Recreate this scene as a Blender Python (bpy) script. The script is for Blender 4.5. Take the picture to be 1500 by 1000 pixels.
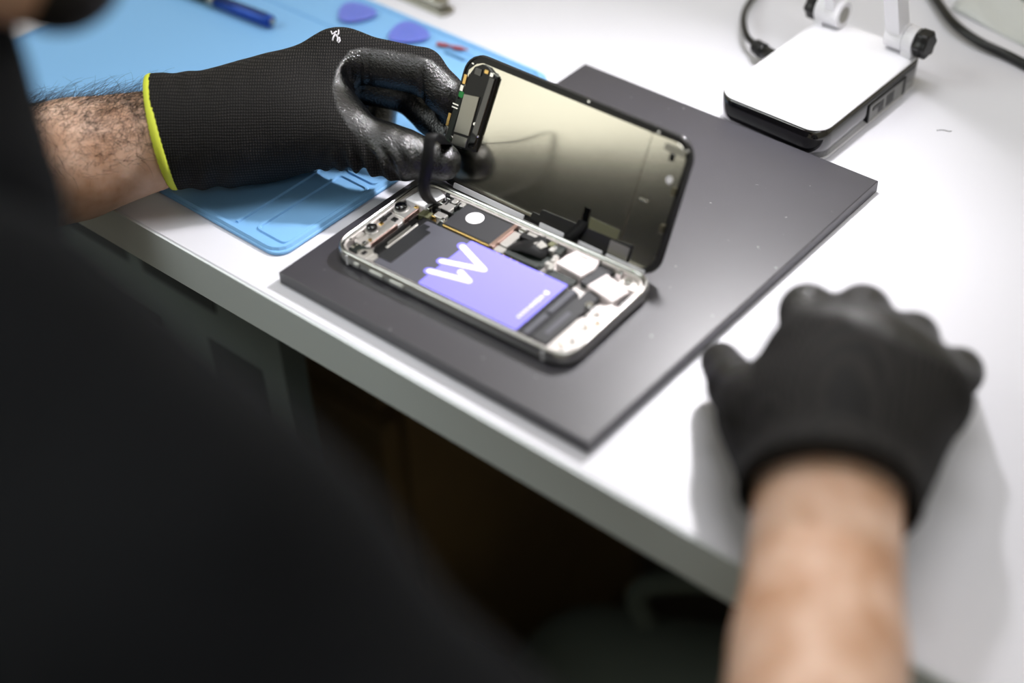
import bpy, bmesh, math, random
import numpy as np
from mathutils import Vector, Matrix
from mathutils.bvhtree import BVHTree

random.seed(7)
rng = np.random.default_rng(7)
SC = bpy.context.scene
COL = SC.collection
for o in list(bpy.data.objects):
    bpy.data.objects.remove(o)

# ------------------------------------------------------------------ camera, world, lights, exposure
F_PX = 2294.85
PIT, YAW, ROLL = 0.71734, 0.72306, -0.04011
CAM = np.array([500.795, -391.096, 499.094])          # millimetres, table top is z = 0
_fw = np.array([-math.sin(YAW) * math.cos(PIT), math.cos(YAW) * math.cos(PIT), -math.sin(PIT)])
_r0 = np.array([math.cos(YAW), math.sin(YAW), 0.0])
_u0 = np.cross(_r0, _fw)
AX_R = math.cos(ROLL) * _r0 + math.sin(ROLL) * _u0
AX_U = -math.sin(ROLL) * _r0 + math.cos(ROLL) * _u0
AX_F = _fw
cam_data = bpy.data.cameras.new('camera')
cam = bpy.data.objects.new('camera', cam_data)
COL.objects.link(cam)
cam_data.sensor_width = 36.0
cam_data.lens = F_PX / 1500 * 36
cam_data.clip_start = 0.01
cam_data.clip_end = 30
cam_data.dof.use_dof = True
cam_data.dof.focus_distance = 0.842
cam_data.dof.aperture_fstop = 2.3
mw = Matrix.Identity(4)
for i in range(3):
    mw[i][0], mw[i][1], mw[i][2], mw[i][3] = AX_R[i], AX_U[i], -AX_F[i], CAM[i] * 0.001
cam.matrix_world = mw
SC.camera = cam

world = bpy.data.worlds.new('world')
SC.world = world
world.use_nodes = True
world.node_tree.nodes['Background'].inputs[0].default_value = (0.75, 0.8, 0.85, 1)
world.node_tree.nodes['Background'].inputs[1].default_value = 0.05


def area_light(name, loc, target, sx, sy, power, color=(1, 1, 1), spread=180):
    d = bpy.data.lights.new(name, 'AREA')
    d.shape = 'RECTANGLE'
    d.size, d.size_y, d.energy, d.color = sx * .001, sy * .001, power, color
    d.spread = math.radians(spread)
    o = bpy.data.objects.new(name, d)
    COL.objects.link(o)
    o.location = Vector(loc) * .001
    o.rotation_euler = (Vector(target) - Vector(loc)).to_track_quat('-Z', 'Y').to_euler()
    return o


area_light('ceiling_light_front', (-1350, -1200, 1830), (-1350, -1200, 0), 1400, 700, 26, (0.93, 1.0, 0.99))
area_light('ceiling_light_rear', (250, 250, 1830), (250, 250, 0), 1200, 300, 13.5, (0.97, 0.97, 1.0))
area_light('ceiling_light_side', (1500, -1300, 1830), (1500, -1300, 0), 1200, 600, 10, (0.9, 0.98, 1.0))  # added fill lamp, lifts the bench front edge at the right
LAMP_HEAD = (115, 275, 288)

vs = SC.view_settings
vs.view_transform = 'Standard'
vs.look = 'None'
vs.exposure = 0.0
vs.gamma = 1.0
vs.use_curve_mapping = False


# ------------------------------------------------------------------ helpers
def P(px, py, d):
    """a point (mm) at sight position (px, py) and distance d along the viewing axis"""
    return CAM + d * (AX_F + AX_R * ((px - 750) / F_PX) - AX_U * ((py - 500) / F_PX))


def Z(px, py, z):
    """the point (mm) seen at (px, py) that lies at height z"""
    d = AX_F + AX_R * ((px - 750) / F_PX) - AX_U * ((py - 500) / F_PX)
    return CAM + d * ((z - CAM[2]) / d[2])


def lin(c):
    return tuple((x / 255 / 12.92) if x <= 10 else ((x / 255 + .055) / 1.055) ** 2.4 for x in c)


def mat(name, rgb, rough=.5, metal=0.0, bump=None, var=None, spec=.5, coat=0.0, sss=None, trans=0.0, emit=None, alpha=None, aniso=0):
    m = bpy.data.materials.new(name)
    m.use_nodes = True
    nt = m.node_tree
    b = nt.nodes['Principled BSDF']
    c = lin(rgb) + (1,)
    b.inputs['Base Color'].default_value = c
    b.inputs['Roughness'].default_value = rough
    b.inputs['Metallic'].default_value = metal
    b.inputs['Specular IOR Level'].default_value = spec
    b.inputs['Coat Weight'].default_value = coat
    b.inputs['Anisotropic'].default_value = aniso
    if trans:
        b.inputs['Transmission Weight'].default_value = trans
    if sss:
        b.inputs['Subsurface Weight'].default_value = sss
        b.inputs['Subsurface Radius'].default_value = (.006, .0025, .0012)
        b.inputs['Subsurface Scale'].default_value = 1.0
    if emit:
        b.inputs['Emission Color'].default_value = c
        b.inputs['Emission Strength'].default_value = emit
    tc = nt.nodes.new('ShaderNodeTexCoord')
    if var:
        n = nt.nodes.new('ShaderNodeTexNoise')
        n.inputs['Scale'].default_value = var[0]
        n.inputs['Detail'].default_value = 5
        nt.links.new(tc.outputs['Object'], n.inputs['Vector'])
        mx = nt.nodes.new('ShaderNodeMix')
        mx.data_type = 'RGBA'
        k = var[1]
        mx.inputs[6].default_value = tuple(x * (1 - k) for x in c[:3]) + (1,)
        mx.inputs[7].default_value = tuple(min(1, x * (1 + k)) for x in c[:3]) + (1,)
        nt.links.new(n.outputs['Fac'], mx.inputs[0])
        nt.links.new(mx.outputs[2], b.inputs['Base Color'])
    if bump:
        n = nt.nodes.new('ShaderNodeTexNoise')
        n.inputs['Scale'].default_value = bump[0]
        n.inputs['Detail'].default_value = 3
        nt.links.new(tc.outputs['Object'], n.inputs['Vector'])
        bp = nt.nodes.new('ShaderNodeBump')
        bp.inputs['Strength'].default_value = bump[1]
        bp.inputs['Distance'].default_value = bump[2] if len(bump) > 2 else .0005
        nt.links.new(n.outputs['Fac'], bp.inputs['Height'])
        nt.links.new(bp.outputs['Normal'], b.inputs['Normal'])
    return m


class MB:
    """collects polygons in millimetres and links them as one mesh object"""

    def __init__(s):
        s.v, s.f, s.sm = [], [], []

    def add(s, verts, faces, smooth=False):
        k = len(s.v)
        s.v += [tuple(map(float, x)) for x in verts]
        s.f += [[i + k for i in f] for f in faces]
        s.sm += [smooth] * len(faces)
        return s

    def rings(s, rings, closed=False, cap0=True, cap1=True, smooth=False):
        n = len(rings[0])
        vv = [p for r in rings for p in r]
        ff = []
        m = len(rings)
        for a in range(m if closed else m - 1):
            b = (a + 1) % m
            for i in range(n):
                j = (i + 1) % n
                ff.append([a * n + i, a * n + j, b * n + j, b * n + i])
        s.add(vv, ff, smooth)
        if not closed:
            k = len(s.v) - len(vv)
            if cap0:
                s.f.append([k + i for i in range(n)][::-1]); s.sm.append(False)
            if cap1:
                s.f.append([k + (m - 1) * n + i for i in range(n)]); s.sm.append(False)
        return s

    def prism(s, outline, z0, z1, ch=0.0, smooth=False):
        o = np.array(outline, float)
        R = []
        ins = inset(o, ch) if ch else o
        if ch:
            R = [np.c_[ins, np.full(len(o), z0)], np.c_[o, np.full(len(o), z0 + ch)],
                 np.c_[o, np.full(len(o), z1 - ch)], np.c_[ins, np.full(len(o), z1)]]
        else:
            R = [np.c_[o, np.full(len(o), z0)], np.c_[o, np.full(len(o), z1)]]
        return s.rings(R, smooth=smooth)

    def box(s, x0, x1, y0, y1, z0, z1, ch=0.0):
        return s.prism([(x0, y0), (x1, y0), (x1, y1), (x0, y1)], z0, z1, ch)

    def tube(s, pts, rad, n=8, cap=True, smooth=True, flat=None):
        pts = [np.array(p, float) for p in pts]
        if not hasattr(rad, '__len__'):
            rad = [rad] * len(pts)
        R = []
        up = np.array([0.31, 0.22, 0.93])
        for i, p in enumerate(pts):
            t = pts[min(i + 1, len(pts) - 1)] - pts[max(i - 1, 0)]
            t = t / (np.linalg.norm(t) + 1e-12)
            a = np.cross(up, t); a /= np.linalg.norm(a) + 1e-12
            b = np.cross(t, a)
            up = b
            R.append([p + rad[i] * (math.cos(w) * a + math.sin(w) * b * (flat or 1)) for w in np.arange(n) * 2 * math.pi / n])
        return s.rings(R, cap0=cap, cap1=cap, smooth=smooth)

    def build(s, name, m, parent=None, xf=None, data=None):
        me = data
        if me is None:
            me = bpy.data.meshes.new(name)
            v = np.array(s.v) * .001
            if xf is not None:
                v = v @ np.array(xf)[:3, :3].T + np.array(xf)[:3, 3]
            me.from_pydata(v.tolist(), [], s.f)
            me.polygons.foreach_set('use_smooth', s.sm)
            bm = bmesh.new(); bm.from_mesh(me)
            bmesh.ops.recalc_face_normals(bm, faces=bm.faces)
            bm.to_mesh(me); bm.free()
            me.materials.append(m)
            me.update()
        o = bpy.data.objects.new(name, me)
        COL.objects.link(o)
        if parent is not None:
            o.parent = parent
        return o


def inset(o, d):
    o = np.array(o, float)
    e = np.roll(o, -1, 0) - o
    e /= np.linalg.norm(e, axis=1)[:, None] + 1e-12
    area = np.sum(o[:, 0] * np.roll(o[:, 1], -1) - np.roll(o[:, 0], -1) * o[:, 1])
    nrm = np.c_[-e[:, 1], e[:, 0]] * (1 if area > 0 else -1)
    n2 = nrm + np.roll(nrm, 1, 0)
    n2 /= np.maximum(np.sum(n2 * n2, 1), .3)[:, None] / 2
    return o + n2 * d


def rrect(w, h, r, n=6, cx=0, cy=0):
    out = []
    for sx, sy, a0 in ((1, 1, 0), (-1, 1, 90), (-1, -1, 180), (1, -1, 270)):
        for i in range(n + 1):
            a = math.radians(a0 + 90 * i / n)
            out.append((cx + sx * (w / 2 - r) + r * math.cos(a), cy + sy * (h / 2 - r) + r * math.sin(a)))
    return out


def spline(pts, n=8):
    pts = [np.array(p, float) for p in pts]
    q = [2 * pts[0] - pts[1]] + pts + [2 * pts[-1] - pts[-2]]
    out = []
    for i in range(1, len(q) - 2):
        for k in range(n):
            t = k / n
            a, b, c, d = q[i - 1], q[i], q[i + 1], q[i + 2]
            out.append(.5 * (2 * b + (c - a) * t + (2 * a - 5 * b + 4 * c - d) * t * t + (-a + 3 * b - 3 * c + d) * t ** 3))
    out.append(pts[-1])
    return out


def tag(o, label=None, cat=None, group=None, kind=None):
    if label: o['label'] = label
    if cat: o['category'] = cat
    if group: o['group'] = group
    if kind: o['kind'] = kind
    return o


def empty(name, loc=(0, 0, 0), rz=0.0):
    o = bpy.data.objects.new(name, None)
    COL.objects.link(o)
    o.location = Vector([float(x) for x in loc]) * .001
    o.rotation_euler = (0, 0, rz)
    o.empty_display_size = .02
    return o


# ---- implicit surfaces for bodies, gloves and cloth
def smin(a, b, k):
    h = np.maximum(k - np.abs(a - b), 0) / k
    return np.minimum(a, b) - h * h * k * .25


class Field:
    def __init__(s, lo, hi, h):
        s.lo, s.h = np.array(lo, np.float32), h
        s.n = np.ceil((np.array(hi) - s.lo) / h).astype(int) + 1
        s.ax = [s.lo[i] + np.arange(s.n[i], dtype=np.float32) * h for i in range(3)]
        s.F = np.full(s.n, 1e3, np.float32)

    def _sub(s, a, b, pad):
        lo, hi = np.minimum(a, b) - pad, np.maximum(a, b) + pad
        i0 = np.clip(((lo - s.lo) / s.h).astype(int), 0, s.n)
        i1 = np.clip(((hi - s.lo) / s.h).astype(int) + 2, 0, s.n)
        sl = tuple(slice(i0[i], i1[i]) for i in range(3))
        g = np.meshgrid(*[s.ax[i][sl[i]] for i in range(3)], indexing='ij', sparse=True)
        return sl, g

    def dist(s, a, b, ra, rb, pad, squash=None):
        a, b = np.array(a, np.float32), np.array(b, np.float32)
        sl, g = s._sub(a, b, pad)
        ab = b - a
        L = float(ab @ ab) + 1e-6
        p = [g[i] - a[i] for i in range(3)]
        t = np.clip((p[0] * ab[0] + p[1] * ab[1] + p[2] * ab[2]) / L, 0, 1)
        q = [p[i] - t * ab[i] for i in range(3)]
        if squash is not None:                      # (direction, factor): flatten across a direction
            dv, fct = np.array(squash[0], np.float32), squash[1]
            dv = dv / np.linalg.norm(dv)
            dd = q[0] * dv[0] + q[1] * dv[1] + q[2] * dv[2]
            q = [q[i] + dv[i] * dd * (fct - 1) for i in range(3)]
        return sl, np.sqrt(q[0] ** 2 + q[1] ** 2 + q[2] ** 2) - (ra + (rb - ra) * t)

    def cap(s, a, b, ra, rb, k=6.0, squash=None):
        sl, d = s.dist(a, b, ra, rb, max(ra, rb) * (1.3 if squash is None else 1.8) + k + 3 * s.h, squash)
        s.F[sl] = smin(s.F[sl], d.astype(np.float32), k)

    def carve(s, a, b, ra, rb, k=1.0):
        sl, d = s.dist(a, b, ra, rb, max(ra, rb) + k + 3 * s.h)
        s.F[sl] = -smin(-s.F[sl], d.astype(np.float32), k)

    def plane(s, p, n, k=1.0, region=None):
        """keep the side away from n; region = (centre, radius) limits the cut"""
        n = np.array(n, float); n /= np.linalg.norm(n)
        p = np.array(p, float)
        if region is None:
            lo, hi = s.lo, s.lo + s.n * s.h
        else:
            lo, hi = np.array(region[0]) - region[1], np.array(region[0]) + region[1]
        sl, g = s._sub(lo, hi, 0)
        d = (g[0] - p[0]) * n[0] + (g[1] - p[1]) * n[1] + (g[2] - p[2]) * n[2]
        s.F[sl] = -smin(-s.F[sl], -d.astype(np.float32), k)

    def union(s, other, k=.1):
        s.F = smin(s.F, other.F, k)

    def mesh(s, smooth_it=1):
        F = s.F
        ins = F < 0
        n = s.n
        cnt = np.zeros(n - 1, np.uint8)
        for dx in (0, 1):
            for dy in (0, 1):
                for dz in (0, 1):
                    cnt += ins[dx:n[0] - 1 + dx, dy:n[1] - 1 + dy, dz:n[2] - 1 + dz]
        act = np.argwhere((cnt > 0) & (cnt < 8))
        idx = np.full(n - 1, -1, np.int32)
        idx[tuple(act.T)] = np.arange(len(act))
        acc = np.zeros((len(act), 3)); num = np.zeros(len(act))
        cs = [(0, 0, 0), (1, 0, 0), (0, 1, 0), (1, 1, 0), (0, 0, 1), (1, 0, 1), (0, 1, 1), (1, 1, 1)]
        val = [F[tuple((act + c).T)] for c in cs]
        for i in range(8):
            for j in range(i + 1, 8):
                if sum(abs(cs[i][k] - cs[j][k]) for k in range(3)) != 1:
                    continue
                m = (val[i] < 0) != (val[j] < 0)
                t = np.where(m, val[i] / (val[i] - val[j] + 1e-12), 0)
                pt = np.array(cs[i]) + t[:, None] * (np.array(cs[j]) - np.array(cs[i]))
                acc += pt * m[:, None]; num += m
        V = (act + acc / num[:, None]) * s.h + s.lo
        Q = []
        for ax in range(3):
            b, c = (ax + 1) % 3, (ax + 2) % 3
            sl0 = [slice(None)] * 3; sl1 = [slice(None)] * 3
            sl0[ax] = slice(0, -1); sl1[ax] = slice(1, None)
            e = np.argwhere(ins[tuple(sl0)] != ins[tuple(sl1)])
            e = e[(e[:, b] > 0) & (e[:, c] > 0) & (e[:, b] < n[b] - 1) & (e[:, c] < n[c] - 1)]
            flip = ins[tuple(e.T)]
            o1 = np.zeros(3, int); o1[b] = 1
            o2 = np.zeros(3, int); o2[c] = 1
            q = np.stack([idx[tuple((e - o1 - o2).T)], idx[tuple((e - o2).T)], idx[tuple(e.T)], idx[tuple((e - o1).T)]], 1)
            q[~flip] = q[~flip][:, ::-1]
            Q.append(q)
        Q = np.concatenate(Q)
        for _ in range(smooth_it):
            s2 = np.zeros_like(V); c2 = np.zeros(len(V))
            for i in range(4):
                np.add.at(s2, Q[:, i], V[Q[:, (i + 1) % 4]]); np.add.at(c2, Q[:, i], 1)
                np.add.at(s2, Q[:, i], V[Q[:, (i - 1) % 4]]); np.add.at(c2, Q[:, i], 1)
            V = V * .5 + .5 * s2 / np.maximum(c2, 1)[:, None]
        return V, Q


def vnormals(V, Q):
    fn = np.cross(V[Q[:, 2]] - V[Q[:, 0]], V[Q[:, 3]] - V[Q[:, 1]])
    N = np.zeros_like(V)
    for i in range(4):
        np.add.at(N, Q[:, i], fn)
    return N / (np.linalg.norm(N, axis=1)[:, None] + 1e-12)


def sdf_object(name, V, Q, m, parent=None, attr=None):
    me = bpy.data.meshes.new(name)
    me.vertices.add(len(V)); me.vertices.foreach_set('co', (V * .001).astype(np.float32).ravel())
    me.loops.add(len(Q) * 4); me.loops.foreach_set('vertex_index', Q.astype(np.int32).ravel())
    me.polygons.add(len(Q)); me.polygons.foreach_set('loop_start', np.arange(len(Q), dtype=np.int32) * 4)
    me.update(calc_edges=True)
    me.validate()
    me.polygons.foreach_set('use_smooth', [True] * len(me.polygons))
    me.materials.append(m)
    if attr is not None:
        for an, av in attr.items():
            a = me.attributes.new(an, 'FLOAT', 'POINT')
            a.data.foreach_set('value', av.astype(np.float32))
    o = bpy.data.objects.new(name, me)
    COL.objects.link(o)
    if parent is not None: o.parent = parent
    return o


def in_poly(x, y, poly):
    c = np.zeros(len(x), bool)
    n = len(poly)
    for i in range(n):
        (x0, y0), (x1, y1) = poly[i], poly[(i + 1) % n]
        if y0 == y1: continue
        c ^= ((y0 > y) != (y1 > y)) & (x < (x1 - x0) * (y - y0) / (y1 - y0) + x0)
    return c


def poly_sdist(x, y, poly):
    d = np.full(len(x), 1e9)
    for i in range(len(poly)):
        a, b = np.array(poly[i], float), np.array(poly[(i + 1) % len(poly)], float)
        e = b - a
        t = np.clip(((x - a[0]) * e[0] + (y - a[1]) * e[1]) / (e @ e), 0, 1)
        d = np.minimum(d, np.hypot(x - a[0] - t * e[0], y - a[1] - t * e[1]))
    return np.where(in_poly(x, y, poly), d, -d)


# ------------------------------------------------------------------ materials
M = {}
M['table'] = mat('white_laminate', (220, 219, 226), .38, bump=(900, .03))
M['edge'] = mat('grey_edge_band', (212, 218, 218), .5)
M['rubber'] = mat('black_rubber', (52, 50, 57), .4, bump=(1400, .12, .0003), var=(60, .12), spec=1.0)
M['blue'] = mat('blue_silicone', (126, 178, 225), .5, bump=(700, .06), spec=.4)
M['blue_dark'] = mat('blue_groove_silicone', (40, 90, 130), .55)
M['wall'] = mat('beige_wall_paint', (205, 198, 182), .8, var=(2, .05))
M['ceil'] = mat('ceiling_paint', (225, 225, 220), .85)
M['floor'] = mat('dark_vinyl_floor', (52, 46, 40), .5, var=(8, .3))
M['alu'] = mat('phone_aluminium', (205, 205, 203), .28, 1.0)
M['alu_in'] = mat('milled_aluminium', (226, 220, 218), .35, .6, bump=(1500, .2))
M['steel'] = mat('steel_shield', (205, 202, 198), .3, .7, bump=(2500, .25))
M['chrome'] = mat('bright_steel', (225, 225, 225), .16, 1.0)
M['black'] = mat('black_plastic', (16, 16, 17), .4)
M['gloss'] = mat('glossy_black_plastic', (9, 9, 10), .08, coat=.5)
M['flex'] = mat('black_flex_cable', (9, 9, 10), .65, spec=.3)
M['shield'] = mat('pale_shield_foil', (222, 212, 212), .4, .2, var=(300, .05))
M['bat'] = mat('battery_grey_film', (78, 78, 86), .45, var=(40, .08))
M['bat_dark'] = mat('battery_black_tape', (30, 31, 34), .4)
M['purple'] = mat('violet_label', (132, 126, 248), .5)
M['white'] = mat('white_print', (238, 236, 238), .55)
M['whiteplastic'] = mat('white_plastic', (232, 231, 236), .35)
M['pcb'] = mat('dark_pcb', (22, 30, 26), .4, bump=(3000, .4))
M['green'] = mat('green_pcb', (20, 140, 60), .35)
M['gold'] = mat('gold_contact', (226, 190, 120), .25, 1.0)
M['pinkgold'] = mat('copper_foil', (235, 200, 190), .3, 1.0)
M['graphite'] = mat('graphite_film', (44, 44, 47), .5)
M['lens'] = mat('camera_glass', (10, 10, 16), .05, coat=1)
M['mirror'] = mat('brushed_backplate', (206, 203, 192), .15, 1.0, bump=(60, .02))
M['mirror2'] = mat('dull_backplate', (120, 116, 100), .3, 1.0)
M['olive'] = mat('olive_film', (92, 92, 66), .45)
M['pick'] = mat('translucent_violet_plastic', (104, 118, 208), .3, sss=.2)
M['navy'] = mat('navy_anodised', (16, 62, 150), .3, .5)
M['silver'] = mat('satin_steel', (168, 166, 158), .35, 1.0)
M['red'] = mat('brick_red_plastic', (170, 70, 72), .5)
M['cable'] = mat('black_cable_jacket', (14, 14, 15), .28)
M['paper'] = mat('frosted_plastic_sheet', (222, 224, 222), .3, trans=.25, bump=(30, .4, .002))
M['jacket'] = mat('black_fleece', (12, 13, 16), .85, bump=(420, .5, .0015), var=(30, .25), spec=.12)
_jb = M['jacket'].node_tree.nodes['Principled BSDF']
_jb.inputs['Sheen Weight'].default_value = .025
_jb.inputs['Sheen Roughness'].default_value = .45
_jb.inputs['Sheen Tint'].default_value = (.75, .85, 1, 1)
M['trouser'] = mat('black_trousers', (15, 15, 18), .9, spec=.2)
M['hair'] = mat('dark_hair', (20, 17, 15), .6, bump=(500, .6, .002))
M['armhair'] = mat('dark_arm_hair', (30, 22, 16), .5)
M['hem'] = mat('lime_hem_thread', (205, 214, 62), .7)
M['shoe'] = mat('black_shoe', (18, 18, 18), .6)
M['wood'] = mat('dark_oak_panel', (104, 84, 54), .6, var=(14, .25))
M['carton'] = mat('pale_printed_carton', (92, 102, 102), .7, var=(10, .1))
M['ink'] = mat('dark_print', (40, 46, 50), .7)
M['bag'] = mat('dark_canvas', (66, 72, 64), .85, bump=(500, .5, .001))
M['bag_panel'] = mat('olive_grey_canvas', (150, 150, 132), .85, bump=(500, .5, .001))
M['bag_patch'] = mat('grey_felt_patch', (205, 205, 190), .85)
M['daylight'] = mat('daylit_frosted_glass', (226, 223, 212), .3, emit=1.65)  # emissive, an added glow for the display back to reflect
M['panelgrey'] = mat('dark_grey_panel', (110, 110, 106), .3)
M['piano'] = mat('piano_black', (14, 13, 15), .06, coat=1.0)
M['piano'].node_tree.nodes['Principled BSDF'].inputs['IOR'].default_value = 1.6
M['diffuser'] = mat('lamp_diffuser', (255, 253, 250), .5, emit=3.0)


def add_specks(m, rgb, scale, thr):
    nt = m.node_tree; b = nt.nodes['Principled BSDF']
    src = b.inputs['Base Color'].links[0].from_socket
    tc = nt.nodes.new('ShaderNodeTexCoord')
    n = nt.nodes.new('ShaderNodeTexNoise'); n.inputs['Scale'].default_value = scale; n.inputs['Detail'].default_value = 2
    nt.links.new(tc.outputs['Object'], n.inputs['Vector'])
    r = nt.nodes.new('ShaderNodeValToRGB')
    r.color_ramp.elements[0].position = thr; r.color_ramp.elements[1].position = thr + .06
    nt.links.new(n.outputs['Fac'], r.inputs['Fac'])
    mx = nt.nodes.new('ShaderNodeMix'); mx.data_type = 'RGBA'
    nt.links.new(r.outputs['Color'], mx.inputs[0]); nt.links.new(src, mx.inputs[6]); mx.inputs[7].default_value = lin(rgb) + (1,)
    nt.links.new(mx.outputs[2], b.inputs['Base Color'])


add_specks(M['rubber'], (150, 150, 150), 240, .74)


def skin_mat():
    m = mat('skin', (196, 150, 122), .48, sss=.12, bump=(260, .25, .0006))
    nt = m.node_tree
    b = nt.nodes['Principled BSDF']
    tc = nt.nodes.new('ShaderNodeTexCoord')
    n = nt.nodes.new('ShaderNodeTexNoise')
    n.inputs['Scale'].default_value = 55
    n.inputs['Detail'].default_value = 6
    nt.links.new(tc.outputs['Object'], n.inputs['Vector'])
    r = nt.nodes.new('ShaderNodeValToRGB')
    r.color_ramp.elements[0].color = lin((196, 148, 116)) + (1,)
    r.color_ramp.elements[1].color = lin((234, 198, 176)) + (1,)
    r.color_ramp.elements[0].position = .3
    r.color_ramp.elements[1].position = .7
    nt.links.new(n.outputs['Fac'], r.inputs['Fac'])
    nt.links.new(r.outputs['Color'], b.inputs['Base Color'])
    return m


M['skin'] = skin_mat()


def glove_mat(name, d1, d2, p1, p2):
    """knitted black yarn where the attribute coat is 0, glossy black nitrile where it is 1"""
    m = bpy.data.materials.new(name)
    m.use_nodes = True
    nt = m.node_tree
    N, L = nt.nodes, nt.links
    b = N['Principled BSDF']
    tc = N.new('ShaderNodeTexCoord')
    nz = N.new('ShaderNodeTexNoise'); nz.inputs['Scale'].default_value = 60
    L.new(tc.outputs['Object'], nz.inputs['Vector'])

    def wave(dv, per):
        dot = N.new('ShaderNodeVectorMath'); dot.operation = 'DOT_PRODUCT'
        dot.inputs[1].default_value = tuple(float(x) for x in dv)
        L.new(tc.outputs['Object'], dot.inputs[0])
        ad = N.new('ShaderNodeMath'); ad.operation = 'MULTIPLY_ADD'
        ad.inputs[1].default_value = .0022; L.new(nz.outputs['Fac'], ad.inputs[0]); L.new(dot.outputs['Value'], ad.inputs[2])
        mu = N.new('ShaderNodeMath'); mu.operation = 'MULTIPLY'
        mu.inputs[1].default_value = 2 * math.pi / (per * .001); L.new(ad.outputs[0], mu.inputs[0])
        si = N.new('ShaderNodeMath'); si.operation = 'SINE'; L.new(mu.outputs[0], si.inputs[0])
        h = N.new('ShaderNodeMath'); h.operation = 'MULTIPLY_ADD'; h.inputs[1].default_value = .5; h.inputs[2].default_value = .5
        L.new(si.outputs[0], h.inputs[0])
        return h.outputs[0]
    w1, w2 = wave(d1, p1), wave(d2, p2)
    mul = N.new('ShaderNodeMath'); mul.operation = 'MULTIPLY'; L.new(w1, mul.inputs[0]); L.new(w2, mul.inputs[1])
    att = N.new('ShaderNodeAttribute'); att.attribute_name = 'coat'
    knit_col = N.new('ShaderNodeValToRGB')
    knit_col.color_ramp.elements[0].color = lin((11, 10, 10)) + (1,)
    knit_col.color_ramp.elements[1].color = lin((52, 49, 47)) + (1,)
    knit_col.color_ramp.elements[0].position = .1
    L.new(mul.outputs[0], knit_col.inputs['Fac'])
    mixc = N.new('ShaderNodeMix'); mixc.data_type = 'RGBA'
    L.new(att.outputs['Fac'], mixc.inputs[0]); L.new(knit_col.outputs['Color'], mixc.inputs[6])
    mixc.inputs[7].default_value = lin((8, 8, 10)) + (1,)
    L.new(mixc.outputs[2], b.inputs['Base Color'])
    mr = N.new('ShaderNodeMix'); mr.data_type = 'FLOAT'
    L.new(att.outputs['Fac'], mr.inputs[0]); mr.inputs[2].default_value = .78; mr.inputs[3].default_value = .2
    L.new(mr.outputs[0], b.inputs['Roughness'])
    ms = N.new('ShaderNodeMix'); ms.data_type = 'FLOAT'
    L.new(att.outputs['Fac'], ms.inputs[0]); ms.inputs[2].default_value = .25; ms.inputs[3].default_value = .85
    L.new(ms.outputs[0], b.inputs['Specular IOR Level'])
    fine = N.new('ShaderNodeTexNoise'); fine.inputs['Scale'].default_value = 800; fine.inputs['Detail'].default_value = 6
    L.new(tc.outputs['Object'], fine.inputs['Vector'])
    mh = N.new('ShaderNodeMix'); mh.data_type = 'FLOAT'
    L.new(att.outputs['Fac'], mh.inputs[0]); L.new(mul.outputs[0], mh.inputs[2]); fm = N.new('ShaderNodeMath'); fm.operation = 'MULTIPLY'; fm.inputs[1].default_value = 1.1; L.new(fine.outputs['Fac'], fm.inputs[0]); L.new(fm.outputs[0], mh.inputs[3])
    bp = N.new('ShaderNodeBump'); bp.inputs['Strength'].default_value = .6; bp.inputs['Distance'].default_value = .0009
    L.new(mh.outputs[0], bp.inputs['Height']); L.new(bp.outputs['Normal'], b.inputs['Normal'])
    return m


# ------------------------------------------------------------------ the room
def struct(name, mb, m):
    return tag(mb.build(name, m), kind='structure')


FLOOR = -740
struct('floor', MB().box(-2300, 2300, -2000, 640, FLOOR - 20, FLOOR), M['floor'])
struct('ceiling', MB().box(-2300, 2300, -2000, 640, 1860, 1880), M['ceil'])
struct('wall_back', MB().box(-2300, 2300, 640, 660, FLOOR, 1860), M['wall'])
struct('wall_front', MB().box(-2300, 2300, -2020, -2000, FLOOR, 1860), M['wall'])
struct('wall_left', MB().box(-2320, -2300, -2000, 640, FLOOR, 1860), M['wall'])
struct('wall_right', MB().box(2300, 2320, -2000, 640, FLOOR, 1860), M['wall'])

wn = tag(MB().box(-1700, -560, -1999.5, -1985, 130, 1160, 3).build('window_1', M['whiteplastic']), kind='structure')  # unseen glowing panel, added so the display back reflects something bright
for x0, x1 in ((-1670, -1150), (-1110, -590)):
    MB().box(x0, x1, -1984.8, -1982, 165, 1130).build('pane', M['daylight'], wn)
MB().box(-1740, -520, -1999, -1930, 100, 128, 4).build('window_sill', M['whiteplastic'], wn)

# ------------------------------------------------------------------ workbench
bench = empty('workbench', (300, 300, FLOOR))
tag(bench, 'white laminate workbench with a grey front edge under the phone and mats', 'workbench')
bx = Matrix.Translation((-.3, -.3, -FLOOR * .001))
MB().box(-900, 1500, -11, 630, -27, 0, .8).build('tabletop', M['table'], bench, bx)
MB().box(-900, 1500, -12.2, -11.05, -26.6, -.4).build('edge_band', M['edge'], bench, bx)
for x in (-860, 1440):
    MB().box(x, x + 40, 30, 70, FLOOR, -27.05).build('leg', M['edge'], bench, bx)
    MB().box(x, x + 40, 560, 600, FLOOR, -27.05).build('leg', M['edge'], bench, bx)

# wooden drawer cabinet standing under the bench, far side
cab = empty('drawer_cabinet', (-330, 320, FLOOR))
tag(cab, 'brown wooden drawer cabinet standing in the dark under the workbench', 'cabinet')
MB().box(-230, 230, -150, 150, 0, 690, 2).build('body', M['wood'], cab)
for i, z in enumerate((20, 245, 470)):
    d = MB().box(-222, 222, -168, -150.5, z, z + 205, 2).build('drawer', M['wood'], cab)
    MB().box(-60, 60, -184, -168.5, z + 150, z + 160, 2).build('handle', M['silver'], d)

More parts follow.
